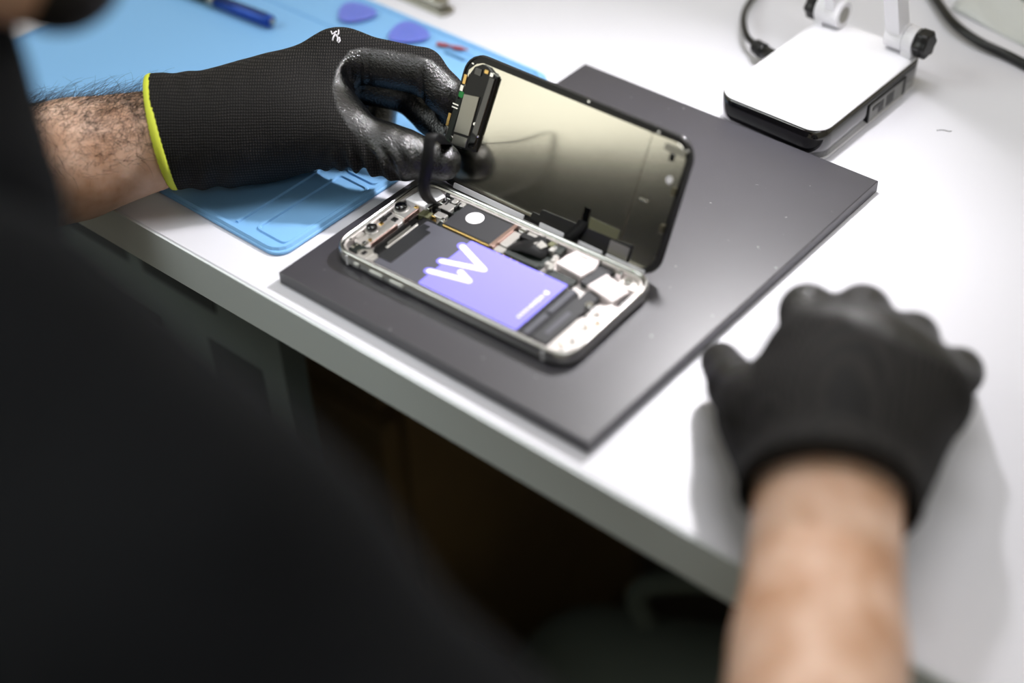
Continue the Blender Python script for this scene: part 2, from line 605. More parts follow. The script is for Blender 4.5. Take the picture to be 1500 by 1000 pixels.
# pale carton under the bench
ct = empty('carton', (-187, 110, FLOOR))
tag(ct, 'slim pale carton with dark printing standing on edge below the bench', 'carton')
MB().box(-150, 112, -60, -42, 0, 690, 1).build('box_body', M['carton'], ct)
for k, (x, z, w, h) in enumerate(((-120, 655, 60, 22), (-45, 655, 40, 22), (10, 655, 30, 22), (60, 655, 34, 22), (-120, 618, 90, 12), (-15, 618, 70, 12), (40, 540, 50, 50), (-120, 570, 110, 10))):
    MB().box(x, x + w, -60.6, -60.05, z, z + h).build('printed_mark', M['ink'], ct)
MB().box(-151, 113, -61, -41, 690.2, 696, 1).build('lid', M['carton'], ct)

# dark rucksack on the floor
bag = empty('rucksack', (150, 228, FLOOR - 0), .45)
tag(bag, 'dark canvas rucksack with a grey pocket standing on the floor below the bench', 'bag')
f = Field((-200, -130, -10), (200, 150, 420), 8)
f.cap((-110, 0, 60), (110, 0, 60), 75, 75, 40)
f.cap((-95, 0, 250), (95, 0, 250), 68, 68, 60)
f.cap((-100, 0, 160), (100, 0, 160), 82, 82, 60)
f.plane((0, 0, 3), (0, 0, -1), 6)
V, Q = f.mesh(2)
sdf_object('body', V, Q, M['bag'], bag)
MB().prism([(x, z) for x, z in rrect(190, 210, 30, 5, 0, 0)], 0, 24, 6, True).build(
    'pocket', M['bag_panel'], bag, Matrix.Translation((0, -.076, .16)) @ Matrix.Rotation(math.pi / 2, 4, 'X'))
MB().prism(rrect(80, 60, 8, 4), 0, 5, 1).build(
    'patch', M['bag_patch'], bag, Matrix.Translation((.01, -.101, .17)) @ Matrix.Rotation(math.pi / 2, 4, 'X'))
MB().tube(spline([(-60, 20, 300), (-70, 30, 345), (0, 34, 362), (70, 30, 345), (60, 20, 300)]), 9, 8).build('carry_handle', M['bag'], bag)
MB().tube(spline([(-110, -40, 290), (-140, -86, 220), (-150, -92, 130), (-125, -60, 50)]), 13, 8, flat=.35).build('strap', M['bag_panel'], bag)
MB().tube(spline([(110, -40, 290), (140, -86, 220), (150, -92, 130), (125, -60, 50)]), 13, 8, flat=.35).build('strap', M['bag_panel'], bag)
bk = MB().box(-16, 16, -9, 9, -4, 4, 2).build('buckle', M['silver'], bag)
bk.location = (.13, -.082, .235)

# ------------------------------------------------------------------ mats on the bench
MT = 7.2
rm = empty('rubber_mat', (0, 0, 0))
tag(rm, 'thick black rubber work mat lying under the opened phone', 'mat')
MB().prism([(0, 0), (198.5, 0), (198.5, 252.4), (0, 252.4)], .05, MT, .35).build('pad', M['rubber'], rm)

bm_root = empty('silicone_mat', (-14, 12.5, 0), -.012)
tag(bm_root, 'light blue silicone repair mat with moulded pockets beneath the left glove', 'mat')
BW, BD = 298, 223
mx0 = -BW / 2
o_out = rrect(BW, BD, 9, 6, -BW / 2, BD / 2)
MB().prism(o_out, .05, 2.2, .6, True).build('sheet', M['blue'], bm_root)


def ridge(name, pts, w=3.0, h=1.5, z=2.2, m='blue', closed=False, parent=bm_root):
    """a low moulded rib along a path on the mat"""
    pts = [np.array(p, float) for p in pts]
    if closed: pts = pts + [pts[0]]
    mb = MB()
    R = []
    for i, p in enumerate(pts):
        if closed:
            a = pts[i - 1] if i > 0 else pts[-2]
            c = pts[i + 1] if i < len(pts) - 1 else pts[1]
        else:
            a, c = pts[max(i - 1, 0)], pts[min(i + 1, len(pts) - 1)]
        t = c - a; t /= np.linalg.norm(t) + 1e-9
        n = np.array([-t[1], t[0]])
        R.append([(*(p + n * w / 2), z - .1), (*(p + n * w * .25), z + h), (*(p - n * w * .25), z + h), (*(p - n * w / 2), z - .1)])
    mb.rings(R, smooth=False)
    return mb.build(name, M[m], parent)


def rr(cx, cy, w, h, r, n=4): return rrect(w, h, r, n, cx, cy)


ridge('rim', rr(-BW / 2, BD / 2, BW - 6, BD - 6, 8), 4.2, 1.5, closed=True)
ridge('pocket_rib', rr(-16.5, 41, 22, 62, 3), 2.6, 1.0, closed=True)
ridge('pocket_rib', rr(-16.5, 96, 22, 38, 3), 2.6, 1.0, closed=True)
ridge('pocket_rib', [(-40, 7), (-40, 120)], 2.6, 1.0)
ridge('pocket_rib', [(-280, 183), (-100, 183)], 2.4, 1.0)
ridge('pocket_rib', [(-100, 183), (-100, 216)], 2.4, 1.0)
ridge('pocket_rib', [(-60, 183), (-8, 183)], 2.4, 1.0)
ridge('pocket_rib', rr(-45, 208, 54, 5, 2), 2.0, 1.0, closed=True)
ridge('pocket_rib', rr(-22, 213, 22, 13, 5), 2.0, 1.0, closed=True)
for x, y, w, h in ((-46, 66, 3, 10), (-46, 80, 3, 10), (-62, 204, 17, 2.2), (-76, 197, 15, 1.6)):
    MB().prism(rrect(w, h, min(w, h) * .45, 3, x, y), 2.15, 2.35).build('slot', M['blue_dark'], bm_root)

# ------------------------------------------------------------------ phone body
PU = (86.265, 64.741, MT + .05)
phone = empty('smartphone', PU, .0349)
tag(phone, 'opened silver smartphone with exposed battery and boards on the black mat', 'phone')
PL, PW, PR = 150.9, 75.7, 12.0


def ring_at(ins, z):
    return [(x, y, z) for x, y in rrect(PL - 2 * ins, PW - 2 * ins, max(PR - ins, 1), 8)]


MB().rings([ring_at(2.6, 0.0), ring_at(1.0, .7), ring_at(.25, 2.0), ring_at(0, 4.0), ring_at(.15, 5.8), ring_at(.7, 7.4), ring_at(1.1, 8.0),
            ring_at(1.9, 8.0), ring_at(2.1, 7.3), ring_at(3.0, 7.2), ring_at(3.1, 1.0)], closed=True, smooth=True).build('frame', M['alu'], phone)
MB().prism(rrect(PL - 5, PW - 5, PR - 2.5, 8), .15, 1.3).build('tray', M['alu_in'], phone)


def ledge(ins0, ins1, z0, z1):
    return MB().rings([ring_at(ins0, z0), ring_at(ins0, z1), ring_at(ins1, z1), ring_at(ins1, z0)], closed=True)


ledge(3.05, 4.3, 1.2, 6.2).build('inner_ledge', M['alu_in'], phone)
ledge(2.15, 2.7, 7.22, 7.5).build('gasket', M['black'], phone)
for u0, u1 in ((-58.5, -54), (-48, -38), (-34.5, -24.5)):
    MB().prism([(x, z) for x, z in rrect(u1 - u0, 2.6, 1.25, 4, (u0 + u1) / 2, 4.1)], 0, 1.1, .3).build(
        'side_button', M['alu'], phone, Matrix.Translation((0, -PW / 2 * .001 + .0003, 0)) @ Matrix.Rotation(math.pi / 2, 4, 'X'))
for u in (-63, 61):
    MB().box(u - .6, u + .6, -PW / 2 - .05, -PW / 2 + 1.2, 1.2, 7).build('antenna_line', M['whiteplastic'], phone)


def comp(name, u0, u1, v0, v1, z1, m, r=.6, z0=1.3, ch=.25, parent=phone):
    return MB().prism(rrect(u1 - u0, v1 - v0, min(r, (u1 - u0) / 2.1, (v1 - v0) / 2.1), 3, (u0 + u1) / 2, (v0 + v1) / 2), z0, z1, ch).build(name, M[m], parent)


def quad(name, pts, z1, m, z0=1.3, ch=.2, parent=phone):
    return MB().prism(pts, z0, z1, ch).build(name, M[m], parent)


def screw(u, v, z, r=1.0, m='chrome', parent=phone):
    o = MB().prism([(u + r * math.cos(a), v + r * math.sin(a)) for a in np.arange(10) * math.pi / 5], z - .6, z, .15).build('screw', M[m], parent)
    MB().box(u - r * .6, u + r * .6, v - .18, v + .18, z - .05, z + .02).build('screw_slot', M['black'], o)
    return o


bat = comp('battery', -50.5, 41.2, -32.2, 10.6, 5.3, 'bat', 1.5, ch=.5)
lab = comp('label', -20.8, 40.6, -31.8, 10.2, 5.38, 'purple', .8, 5.25, 0.02, bat)
# logo strokes on the label
def stroke(a, b, w=3.3, z=5.385):
    a, b = np.array(a, float), np.array(b, float)
    t = (b - a) / np.linalg.norm(b - a); n = np.array([-t[1], t[0]]); pts = []
    for k in range(7):
        w_ = -math.pi / 2 + math.pi * k / 6
        pts.append(b + w / 2 * (math.cos(w_) * t + math.sin(w_) * n))
    for k in range(7):
        w_ = math.pi / 2 + math.pi * k / 6
        pts.append(a + w / 2 * (math.cos(w_) * t + math.sin(w_) * n))
    return MB().prism(pts, z, z + .03)
for a, b in (((-22.6, -11.6), (-16, -9.6)), ((-22.6, -21.4), (-16, -19.8)), ((-22.2, 4.2), (-16, 1.7))):
    stroke(a, b, 5.0, 5.352).build('label_tab', M['purple'], bat)
for a, b, zz in (((-21.0, 3.7), (-.6, -4.6), 5.385), ((-22.0, -11.4), (-.6, -4.6), 5.39), ((-9.0, -12.8), (-1.0, -16.0), 5.395), ((-22.0, -21.2), (-1.0, -16.0), 5.40)):
    stroke(a, b, z=zz).build('logo_stroke', M['white'], lab)
vv = -24.0
for k, (w, h) in enumerate(((1.9, 2.1), (2.1, 2.1), (2.1, 2.1), (1.9, 2.1), (2.6, 2.1), (2.1, 2.6), (2.0, 3.0), (2.1, 2.6), (1.0, 2.6), (2.9, 3.4))):
    MB().prism(rrect(h * .82, w * .72, .5, 3, 35.6, vv + w / 2), 5.385, 5.41).build('wordmark_letter', M['white'], lab)
    vv += w + .45
# black tapes over the battery head
comp('battery_tape', -51.5, -42, -27.5, 3.5, 5.75, 'bat_dark', .6, 5.2, .1, bat)
comp('battery_tape', -49.8, -45.5, 3.0, 7.0, 5.6, 'bat_dark', .4, 5.2, .1, bat)
quad('pull_tab', [(-52.5, -20), (-51, -20), (-51, 4), (-52.5, 5)], 6.2, 'steel', 5.6, parent=phone)
quad('pull_tab', [(-54.6, -16), (-53.8, -16), (-53.8, 1), (-54.6, 2)], 5.6, 'steel', 4.4, parent=phone)
comp('flex_cable', -57.5, -50.8, -27, 9, 4.7, 'flex', .6)
comp('flex_cable', -55, -46, 8.5, 13, 4.3, 'flex', .6)
quad('bracket', [(-55.5, -32.5), (-51, -31), (-50.5, -26.5), (-54, -26)], 5.2, 'steel')
# top sensor row
comp('sensor_bracket', -70.8, -60.6, -24.5, 14.5, 4.6, 'alu_in', 1.2)
comp('sensor_housing', -66.2, -61.2, -19.5, -1.0, 5.6, 'steel', .8, 4.5)
comp('sensor_housing', -66.8, -60.8, 4.5, 14.5, 5.7, 'steel', .8, 4.5)
comp('sensor_bracket_edge', -61.1, -60.3, -22, -1.5, 5.9, 'pinkgold', .3, 3)
comp('sensor_bracket_edge', -61.0, -60.0, 3.5, 15, 6.0, 'pinkgold', .3, 3)
for u, v, r_ in ((-68.3, -12.6, 3.0), (-68.0, 10.0, 3.5)):
    cmo = MB().prism([(u + (r_ + .9) * math.cos(a), v + (r_ + .9) * math.sin(a)) for a in np.arange(18) * math.pi / 9], 4.0, 5.9, .3, True).build('camera_module', M['steel'], phone)
    MB().rings([[(u + rr_ * math.cos(a), v + rr_ * math.sin(a), z) for a in np.arange(18) * math.pi / 9]
                for rr_, z in ((r_, 5.6), (r_, 7.4), (r_ * .8, 8.2), (r_ * .3, 8.6))], smooth=True).build('lens_barrel', M['lens'], cmo)
comp('dot_projector', -71.3, -68.6, -3.8, -.2, 5.8, 'black', .4, 4)
comp('flood_sensor', -69.6, -67.4, -6.5, -4.2, 5.3, 'gold', .3, 4)
comp('top_contact', -71.5, -69.0, -22, -16.5, 5.3, 'steel', .5)
comp('corner_module', -69, -60.5, -30.5, -22.5, 4.5, 'pcb', .8)
quad('corner_clip', [(-61, -33), (-54.5, -33), (-54, -27), (-57, -24.5), (-61.5, -28)], 5.6, 'steel')
for u, v, z in ((-66.5, -26, 5.2), (-64, -24.5, 5.2), (-62, -29.5, 5.2), (-71.6, -25.5, 6.3), (-63, -22.6, 5.8)):
    screw(u, v, z)
screw(-63.3, -19.6, 5.9, 1.1, 'gold')
for u, v, w, h, z, m in ((-65.2, 1.6, 3.4, 3.2, 5.2, 'black'), (-70.2, 2.5, 1.6, 4.6, 5.4, 'black'), (-64.4, -22.6, 2.4, 2.2, 5.4, 'black'), (-70.6, -9.0, 1.4, 4.0, 5.0, 'graphite'), (-58.8, -8, 1.6, 26, 4.0, 'black'),
                         (-58.9, 9.5, 1.5, 8, 4.2, 'black'), (-71.0, 15.8, 1.6, 2.4, 5.2, 'black'), (-62.6, 15.9, 2.2, 2.0, 5.6, 'gold'), (-67.6, -28.4, 2.2, 1.6, 5.0, 'chrome'), (-58.4, -29.6, 2.4, 3.2, 6.0, 'black')):
    comp('sensor_chip', u - w / 2, u + w / 2, v - h / 2, v + h / 2, z, m, .4)
for u, v, w, h, z, m in ((-51.2, 29.6, 1.2, 7, 6.0, 'black'), (-46.6, 22.2, 9, .9, 5.7, 'black'), (-45.5, 29.5, 1.0, 5.5, 5.8, 'black'), (-51.5, 20.6, 3.0, 1.2, 5.6, 'black'), (-55.6, 33.9, 3, 1.4, 6.3, 'black'), (-47.4, 34.9, 5, .8, 6.0, 'black')):
    comp('board_gap', u - w / 2, u + w / 2, v - h / 2, v + h / 2, z, m, .3)
# large bright camera housing in the far corner
MB().prism([(-70.8, 17.0), (-57.0, 17.0), (-55.2, 31.0), (-61, 34.2), (-69.5, 31)], 1.3, 6.9, .6).build('camera_housing', M['whiteplastic'], phone)
comp('camera_housing_lip', -56.9, -54.9, 17.5, 30.5, 6.3, 'chrome', .3)
comp('camera_flex', -58.5, -55.5, 12, 17.5, 5.0, 'olive', .4)
for u, v, w, h, z, m in ((-53, 33, 3.2, 4, 5.8, 'chrome'), (-49.5, 32.5, 3.5, 4.5, 5.4, 'steel'), (-53.5, 27.5, 3, 3, 5.6, 'chrome'), (-49.5, 25.6, 7.5, 6.5, 5.6, 'steel'),
                         (-47.8, 18.2, 6.5, 4.6, 5.2, 'steel'), (-53.8, 14.7, 4, 5, 5.2, 'olive'), (-50.6, 17, 3, 3.4, 5.0, 'gold'), (-43.4, 15.2, 3.4, 3.2, 5.9, 'chrome'),
                         (-44.8, 32.5, 4, 5, 5.4, 'steel'), (-55.2, 21.5, 2.4, 2.4, 5.4, 'flex')):
    comp('connector', u - w / 2, u + w / 2, v - h / 2, v + h / 2, z, m, .6)
screw(-53, 24.3, 6); screw(-46.2, 29.2, 6); screw(-43.6, 15, 6.4)
# logic board under graphite film with a round white sticker
lb = comp('logic_board', -46.5, 20, 11.6, 36, 3.2, 'pcb', 1)
sh = comp('board_shield', -42.5, -11, 13.6, 34.2, 5.3, 'graphite', 1)
MB().prism([(-31.3 + 4.9 * math.cos(a), 26.3 + 4.9 * math.sin(a)) for a in np.arange(24) * math.pi / 12], 5.3, 5.42).build('round_sticker', M['white'], sh)
comp('shield_edge', -42.0, -11, 12.5, 13.5, 4.9, 'gold', .3)
quad('copper_strip', [(-10.9, 12.5), (-8.6, 12.5), (-8.6, 33.5), (-10.9, 33.5)], 6.0, 'pinkgold')
comp('small_shield', -8.4, -3.2, 17.5, 30.5, 4.6, 'steel', .5)
comp('small_shield', -8.2, -2.5, 12.2, 16.5, 4.4, 'steel', .5)
k = 0
for i in range(9):
    u = -40 + i * 3.4
    comp('board_chip', u, u + 2.1, 34.2, 35.8, 4.3 + .4 * (i % 3), ('steel', 'gold', 'chrome')[i % 3], .2)
for i in range(8):
    comp('board_chip', -6 + i * 2.2, -4.8 + i * 2.2, 11.8, 12.8, 4.0, ('gold', 'pcb')[i % 2], .2)
comp('board_chip', -6.5, -2.8, 31, 35, 5.6, 'chrome', .6); comp('board_chip', -1.5, 4.5, 31.5, 35, 5.2, 'steel', .8)
# black display flex lying over the board
MB().rings([[(u, v0, z), (u, v1, z), (u, v1, z + .35), (u, v0, z + .35)] for u, v0, v1, z in
            ((-2.5, 16, 22, 4.2), (1, 16.5, 27, 5.0), (5, 17.5, 31, 5.8), (9, 17.5, 34, 6.2), (13, 19, 30, 5.2), (17, 20, 26, 4.2))], smooth=True).build('display_flex', M['flex'], phone)
comp('board_cover', -2, 19.5, 12.6, 16.2, 4.6, 'pcb', .6)
comp('flex_cable', -3, 6, 27, 31, 6.0, 'flex', 1.0)
quad('steel_tongue', [(7, 26), (13, 24.5), (14.5, 28.5), (9, 30.5)], 6.5, 'steel', 5.9)
comp('connector', 13.5, 17.2, 29.0, 33, 6.6, 'olive', .8); comp('connector', 16.2, 19.4, 26.2, 30.5, 6.4, 'steel', .8); screw(18, 30.6, 7, 1.2)
comp('board_module', 18.5, 22.5, 27, 34, 5.4, 'pcb', .6)
# SIM tray shield and taptic engine
sim = quad('sim_shield', [(26.0, 20.0), (42.5, 18.4), (44.3, 27), (42.6, 35.4), (28.5, 34.6), (26.2, 28)], 6.3, 'shield', ch=.5)
for i in range(4): MB().box(31 + i * 1.6, 32.1 + i * 1.6, 30.6, 32.2, 6.3, 6.34).build('embossed_mark', M['pinkgold'], sim)
for i in range(3): MB().box(32.5 + i * 1.7, 33.6 + i * 1.7, 24.0, 25.4, 6.3, 6.34).build('embossed_mark', M['pinkgold'], sim)
for u, v in ((22.6, 22.2), (24.2, 18.6), (21.8, 18.6), (25.4, 16.4), (22.0, 25.0)):
    comp('connector', u - 1.2, u + 1.2, v - 1.5, v + 1.5, 5.4, 'steel', .8)
comp('green_board', 24, 41, 12.2, 17.8, 3.6, 'pcb', .6)
comp('antenna_cover', 43, 52, 16.5, 34.5, 4.6, 'graphite', 1.2)
comp('antenna_tip', 41.6, 44.4, 33.2, 36, 6.2, 'chrome', .8)
tp = quad('haptic_motor', [(48.8, 14.6), (66.5, 11.2), (68.5, 22.5), (51.5, 27.8)], 6.4, 'shield', ch=.5)
comp('corner_bracket', 59, 69.5, 25.5, 34.5, 4.6, 'steel', 1.5)
screw(63, 29.6, 6.2, 1.9); screw(56.4, 33.3, 6.2, 1.2)
comp('corner_clip', 53, 57.5, 31.5, 35, 5.6, 'chrome', .6)
# battery foot, speaker and charging flex
comp('battery_foot', 41.4, 48.6, -32, 9.5, 4.6, 'graphite', 1.8, ch=.9)
comp('tape_roll', 43.5, 47.2, -12, 9, 5.4, 'bat', 1.2, 4.5, .6)
comp('tape_roll', 43.5, 47.2, -31, -13, 5.3, 'bat', 1.2, 4.5, .6)
spk = comp('loudspeaker', 49.2, 58.5, -31, 5.5, 5.2, 'graphite', 1.0)
comp('speaker_label', 52.2, 55.0, -25, -6, 5.28, 'bat', .8, 5.15, .02, spk)
comp('antenna_cover', 50, 58, 6, 14.0, 4.2, 'graphite', 1.0)
ch = [(59.2, -34), (68.2, -31.2), (71.0, -24), (71.2, 10), (66.5, 11), (64.5, 8), (61.5, 6.5), (61, -4), (59.6, -8), (59.4, -20)]
quad('charging_flex', ch, 5.2, 'alu_in', ch=.4)
for i in range(14):
    u, v = 61.0 + (i * 29 % 9), -31 + i * 2.9
    comp('charging_chip', u, u + 1.1 + i % 2 * .7, v, v + .9, 5.75, ('graphite', 'gold', 'pinkgold')[i % 3], .3, 5.1)
for i in range(9):
    u, v = 61.5 + (i * 37 % 8), -28 + i * 3.8
    comp('charging_chip', u, u + 1.6 + i % 3 * .5, v, v + 1.8, 6.0 + .2 * (i % 2), ('alu_in', 'chrome', 'whiteplastic')[i % 3], .4, 5.1)
screw(58.6, 3.2, 6.6, 2.0, 'chrome'); screw(69.4, -5, 6, 1.1, 'gold'); screw(66.5, -30, 6, 1.0)
comp('seal_strip', 69.6, 70.4, 11.5, 22, 6.5, 'graphite', .3)
quad('seal_strip', [(58.5, -35.3), (63, -34.4), (63, -33.8), (58.5, -34.7)], 6.3, 'graphite')
for i in range(12):
    u = -66 + i * 3.6
    if i % 2: comp('rim_clip', u, u + 2.2, -35.2, -34.0, 6.6, 'alu_in', .3)
for i in range(14):
    comp('rim_clip', -40 + i * 7.4, -37.6 + i * 7.4, 34.6, 35.4, 6.7, 'alu_in', .3)

# ------------------------------------------------------------------ lifted display
DO = np.array([83.284, 107.809, 9.4])
DE1 = np.array([1, -.008, .012]); DE1 /= np.linalg.norm(DE1)
DE2 = np.array([-.007, .454, .891]); DE2 -= DE1 * (DE1 @ DE2); DE2 /= np.linalg.norm(DE2)
DN = np.cross(DE1, DE2)
disp = empty('phone_display')
tag(disp, 'detached phone display standing tilted with its metallic back showing, pinched by the left glove', 'phone display')
dm = Matrix.Identity(4)
for i in range(3):
    dm[i][0], dm[i][1], dm[i][2], dm[i][3] = DE1[i], DE2[i], DN[i], DO[i] * .001
disp.matrix_world = dm


def drr(w, h, r, cx=0, cy=36, n=7): return rrect(w, h, r, n, cx, cy)


def dpart(name, outline, z0, z1, m, ch=.15, smooth=False, parent=disp):
    return MB().prism(outline, z0, z1, ch, smooth).build(name, M[m], parent)


def dbox(name, i0, i1, j0, j1, z0, z1, m, r=.5, ch=.1, parent=disp):
    return dpart(name, rrect(i1 - i0, j1 - j0, min(r, (i1 - i0) / 2.1, (j1 - j0) / 2.1), 3, (i0 + i1) / 2, (j0 + j1) / 2), z0, z1, m, ch, parent=parent)


dpart('cover_glass', drr(147, 72, 11.5), -2.2, -1.3, 'gloss', .3, True)
dpart('bezel_frame', drr(146.4, 71.4, 11.2), -1.35, 0.0, 'black', .25, True)
MB().rings([[(x, y, z) for x, y in drr(w, h, r)] for w, h, r, z in ((146.2, 71.2, 11.1, -.1), (146.2, 71.2, 11.1, .7), (144.2, 69.2, 10.1, .7), (144.2, 69.2, 10.1, -.1))], closed=True).build('bezel_lip', M['black'], disp)
dpart('backplate', [(-52, 3), (47.4, 3), (47.4, 68.2), (-62, 68.2), (-66, 66.5), (-70, 62), (-70, 52), (-70.4, 18), (-70, 9), (-66, 4.5), (-62, 3)], -.05, .5, 'mirror', .1)
dpart('backplate_end', [(47.9, 3)] + [(x, y) for x, y in rrect(140.5, 65.4, 9, 6, 0, 35.7) if x > 50 and y < 40] + [(x, y) for x, y in rrect(140.5, 65.4, 9, 6, 0, 35.7) if x > 50 and y > 40] + [(47.9, 68.2)], -.05, .45, 'mirror', .1)
dbox('seam_rib', 46.4, 48.4, 3.5, 67.8, .45, .75, 'mirror', .4)
ep = dpart('earpiece_bracket', [(-70.0, 20.5), (-51.6, 22.6), (-49.6, 64.6), (-53, 65.6), (-56.5, 67.5), (-61, 67.8), (-65.5, 65), (-68.6, 58)], .4, 2.2, 'black', .3)
dpart('earpiece_wall', [(-56, 24), (-51.8, 24.2), (-49.8, 63.6), (-53.6, 63.6)], 2.1, 3.6, 'gloss', .3, parent=ep)
dpart('speaker_plate', [(-67.4, 28.6), (-57.4, 29.6), (-57.0, 51.2), (-67.3, 49.6)], 2.1, 3.1, 'silver', .2, parent=ep)
dpart('speaker_foot', [(-67.4, 21.4), (-58, 22.8), (-57.6, 28.2), (-67.2, 27.3)], 2.0, 2.9, 'silver', .2, parent=ep)
dpart('flex_board', [(-73.2, 24), (-69.4, 22), (-68.0, 38), (-68.2, 46), (-71.5, 45.5)], .4, 2.5, 'pcb', .2)
for (i, j, w, h, m) in ((-69.3, 57, 2.0, 5.2, 'gold'), (-69.8, 52, 2.2, 3.2, 'chrome'), (-73.2, 33.5, 1.8, 7.0, 'gold'), (-72.8, 27.5, 1.8, 4.5, 'chrome'), (-56.8, 65, 2.6, 2.0, 'gold'), (-53, 64.6, 2.2, 2.2, 'chrome'),
                        (-62, 63.4, 4.4, 3.8, 'gloss'), (-71, 42.6, 4.2, .8, 'chrome'), (-71, 40.8, 4.2, .8, 'chrome')):
    dbox('contact', i - w / 2, i + w / 2, j - h / 2, j + h / 2, 2.0, 2.9, m, .3)
for i, j in ((-69.2, 48.6), (-70.6, 21.4)):
    dbox('green_pad', i - 1.6, i + 1.6, j - 1.6, j + 1.6, .5, 2.8, 'green', .8)
for i, j in ((-68, 25.2), (-53, 53), (-55.5, 37), (-52, 31.5)):
    MB().prism([(i + 1.0 * math.cos(a), j + 1.0 * math.sin(a)) for a in np.arange(10) * math.pi / 5], 2, 3.3, .2).build('screw', M['chrome'], ep)
# lower flex area
fa = dpart('driver_flex', [(-7.5, 2), (-6.5, 6.2), (-2, 6.2), (-1.4, 9.4), (46, 11.2), (56.4, 12.0), (56.4, 2)], .45, 1.0, 'black', .1)
dbox('driver_chip', 28, 46.6, 10.8, 16.4, .45, .9, 'olive', .4)
dbox('flex_tab', 43.2, 55.2, 3.4, 10.2, .95, 1.4, 'silver', .5)
for i0, i1 in ((-.2, 15.8), (25, 40.5), (43, 67)):
    dbox('light_tape', i0, i1, .2, 2.9, .4, 1.5, 'whiteplastic', .6)
dbox('light_tape', -60, -11, -.3, 2.6, .4, 1.4, 'whiteplastic', .3)
dbox('flex_window', 23, 26.6, 10, 20.5, .46, .8, 'gloss', .5)
MB().prism([(64.8 + 1.9 * math.cos(a), 49.9 + 1.9 * math.sin(a)) for a in np.arange(16) * math.pi / 8], .4, 1.0, .15).build('round_pad', M['white'], disp)
dbox('sensor_window', 60.9, 64, 58.6, 63.2, .4, .6, 'gloss', .3)
dbox('corner_plate', 57, 69.4, 62.6, 66.2, .4, .9, 'silver', .6)
for i, j in ((69.2, 45.4), (69.0, 26)):
    dbox('edge_clip', i - 1.2, i + 1.2, j - 2.2, j + 2.2, .4, 1.6, 'mirror2', .5)
dbox('small_spring', 51.5, 56.5, 35.0, 35.9, .4, 1.3, 'chrome', .3)
for i, j in ((7.9, 70.6), (51.5, 69.7), (69.9, 66.5), (-68, 66)):
    dbox('edge_dot', i - .8, i + .8, j - .5, j + .5, .6, 1.1, 'chrome', .4)


def D(i, j, k): return DO + DE1 * i + DE2 * j + DN * k


def ribbon(name, pts, w, wdir, m, parent, th=.25, n=6):
    pts = spline(pts, n)
    wd = [np.array(x, float) for x in (wdir if isinstance(wdir, list) else [wdir, wdir])]
    R = []
    for i, p in enumerate(pts):
        t = i / (len(pts) - 1)
        d = wd[0] * (1 - t) + wd[-1] * t; d /= np.linalg.norm(d)
        tg = pts[min(i + 1, len(pts) - 1)] - pts[max(i - 1, 0)]
        nn = np.cross(tg, d); nn /= np.linalg.norm(nn) + 1e-9
        R.append([p + d * w / 2 + nn * th, p - d * w / 2 + nn * th, p - d * w / 2 - nn * th, p + d * w / 2 - nn * th])
    inv = disp.matrix_world.inverted()
    return MB().rings(R, smooth=True).build(name, M[m], parent, inv)


# sensor ribbon hanging in front of the thumb down into the phone
ribbon('sensor_ribbon', [D(-70.5, 20.5, 1.5), P(652, 209, 806), P(635, 196, 782), P(629, 210, 779), P(625, 245, 783), P(621, 275, 793), P(628, 292, 812), P(642, 302, 832)], 6.2, [AX_R, AX_R], 'flex', disp)
ribbon('display_ribbon', [D(24.8, 13, .9), D(24.4, 10, 1.8), D(22.5, 6, 3.2), D(20.5, 2.5, 4.0), Z(842, 343, 15.8)], 6.0, [DE1, DE1 * .9 - DE2 * .2], 'flex', disp)

# ------------------------------------------------------------------ folding lamp with white base
lamp = empty('desk_lamp', (127.5, 309.4, 0), -.02)
tag(lamp, 'white folding desk lamp whose flat base with glossy black sides stands behind the black mat', 'lamp')
LW, LD = 71, 112


def lring(ins, z, r=12): return [(x, y, z) for x, y in rrect(LW - 2 * ins, LD - 2 * ins, max(r - ins, 2), 7)]


MB().rings([lring(2.5, .05), lring(.4, .8), lring(.2, 1.8), lring(2, 2.4)], smooth=True).build('base_foot', M['whiteplastic'], lamp)
MB().rings([lring(1.6, 2.2), lring(.5, 2.6), lring(.3, 10), lring(.4, 19.0), lring(1.4, 19.7)], smooth=True).build('side_band', M['piano'], lamp)
MB().rings([lring(1.6, 19.5), lring(1.0, 19.9), lring(1.5, 20.5), lring(2.8, 20.95), lring(5, 21.1), lring(14, 21.2, 14.5)], smooth=True).build('top_cover', M['whiteplastic'], lamp)
pk = empty('switch_panel'); pk.parent = lamp; pk.location = (LW / 2 * .001, .012, .009)
MB().box(-.6, .35, -18, 20, -5.3, 5.5, .2).build('panel_plate', M['panelgrey'], pk)
for y0, y1, z0, z1 in ((-18.6, -17.4, -5.4, 5.8), (19.0, 21.6, -5.4, 6.0), (-18, 20, 5.0, 6.2)):
    MB().box(-.6, .6, y0, y1, z0, z1, .1).build('panel_shadow_gap', M['black'], pk)
MB().box(.2, .75, -14, -7.4, .4, 3.0, .3).build('slide_switch', M['black'], pk)
for i in range(3): MB().box(.2, .55, -7.5 + i * 2.0, -6.4 + i * 2.0, -3.8, 3.0, .1).build('vent_slot', M['black'], pk)
for i in range(4): MB().box(.2, .55, 1.0 + i * 2.2, 2.3 + i * 2.2, -3.8, 3.4, .1).build('vent_slot', M['black'], pk)


def xcyl(x0, x1, y, z, r, n=20): return [[(x, y + r * math.cos(a), z + r * math.sin(a)) for a in np.arange(n) * 2 * math.pi / n] for x in (x0, x1)]


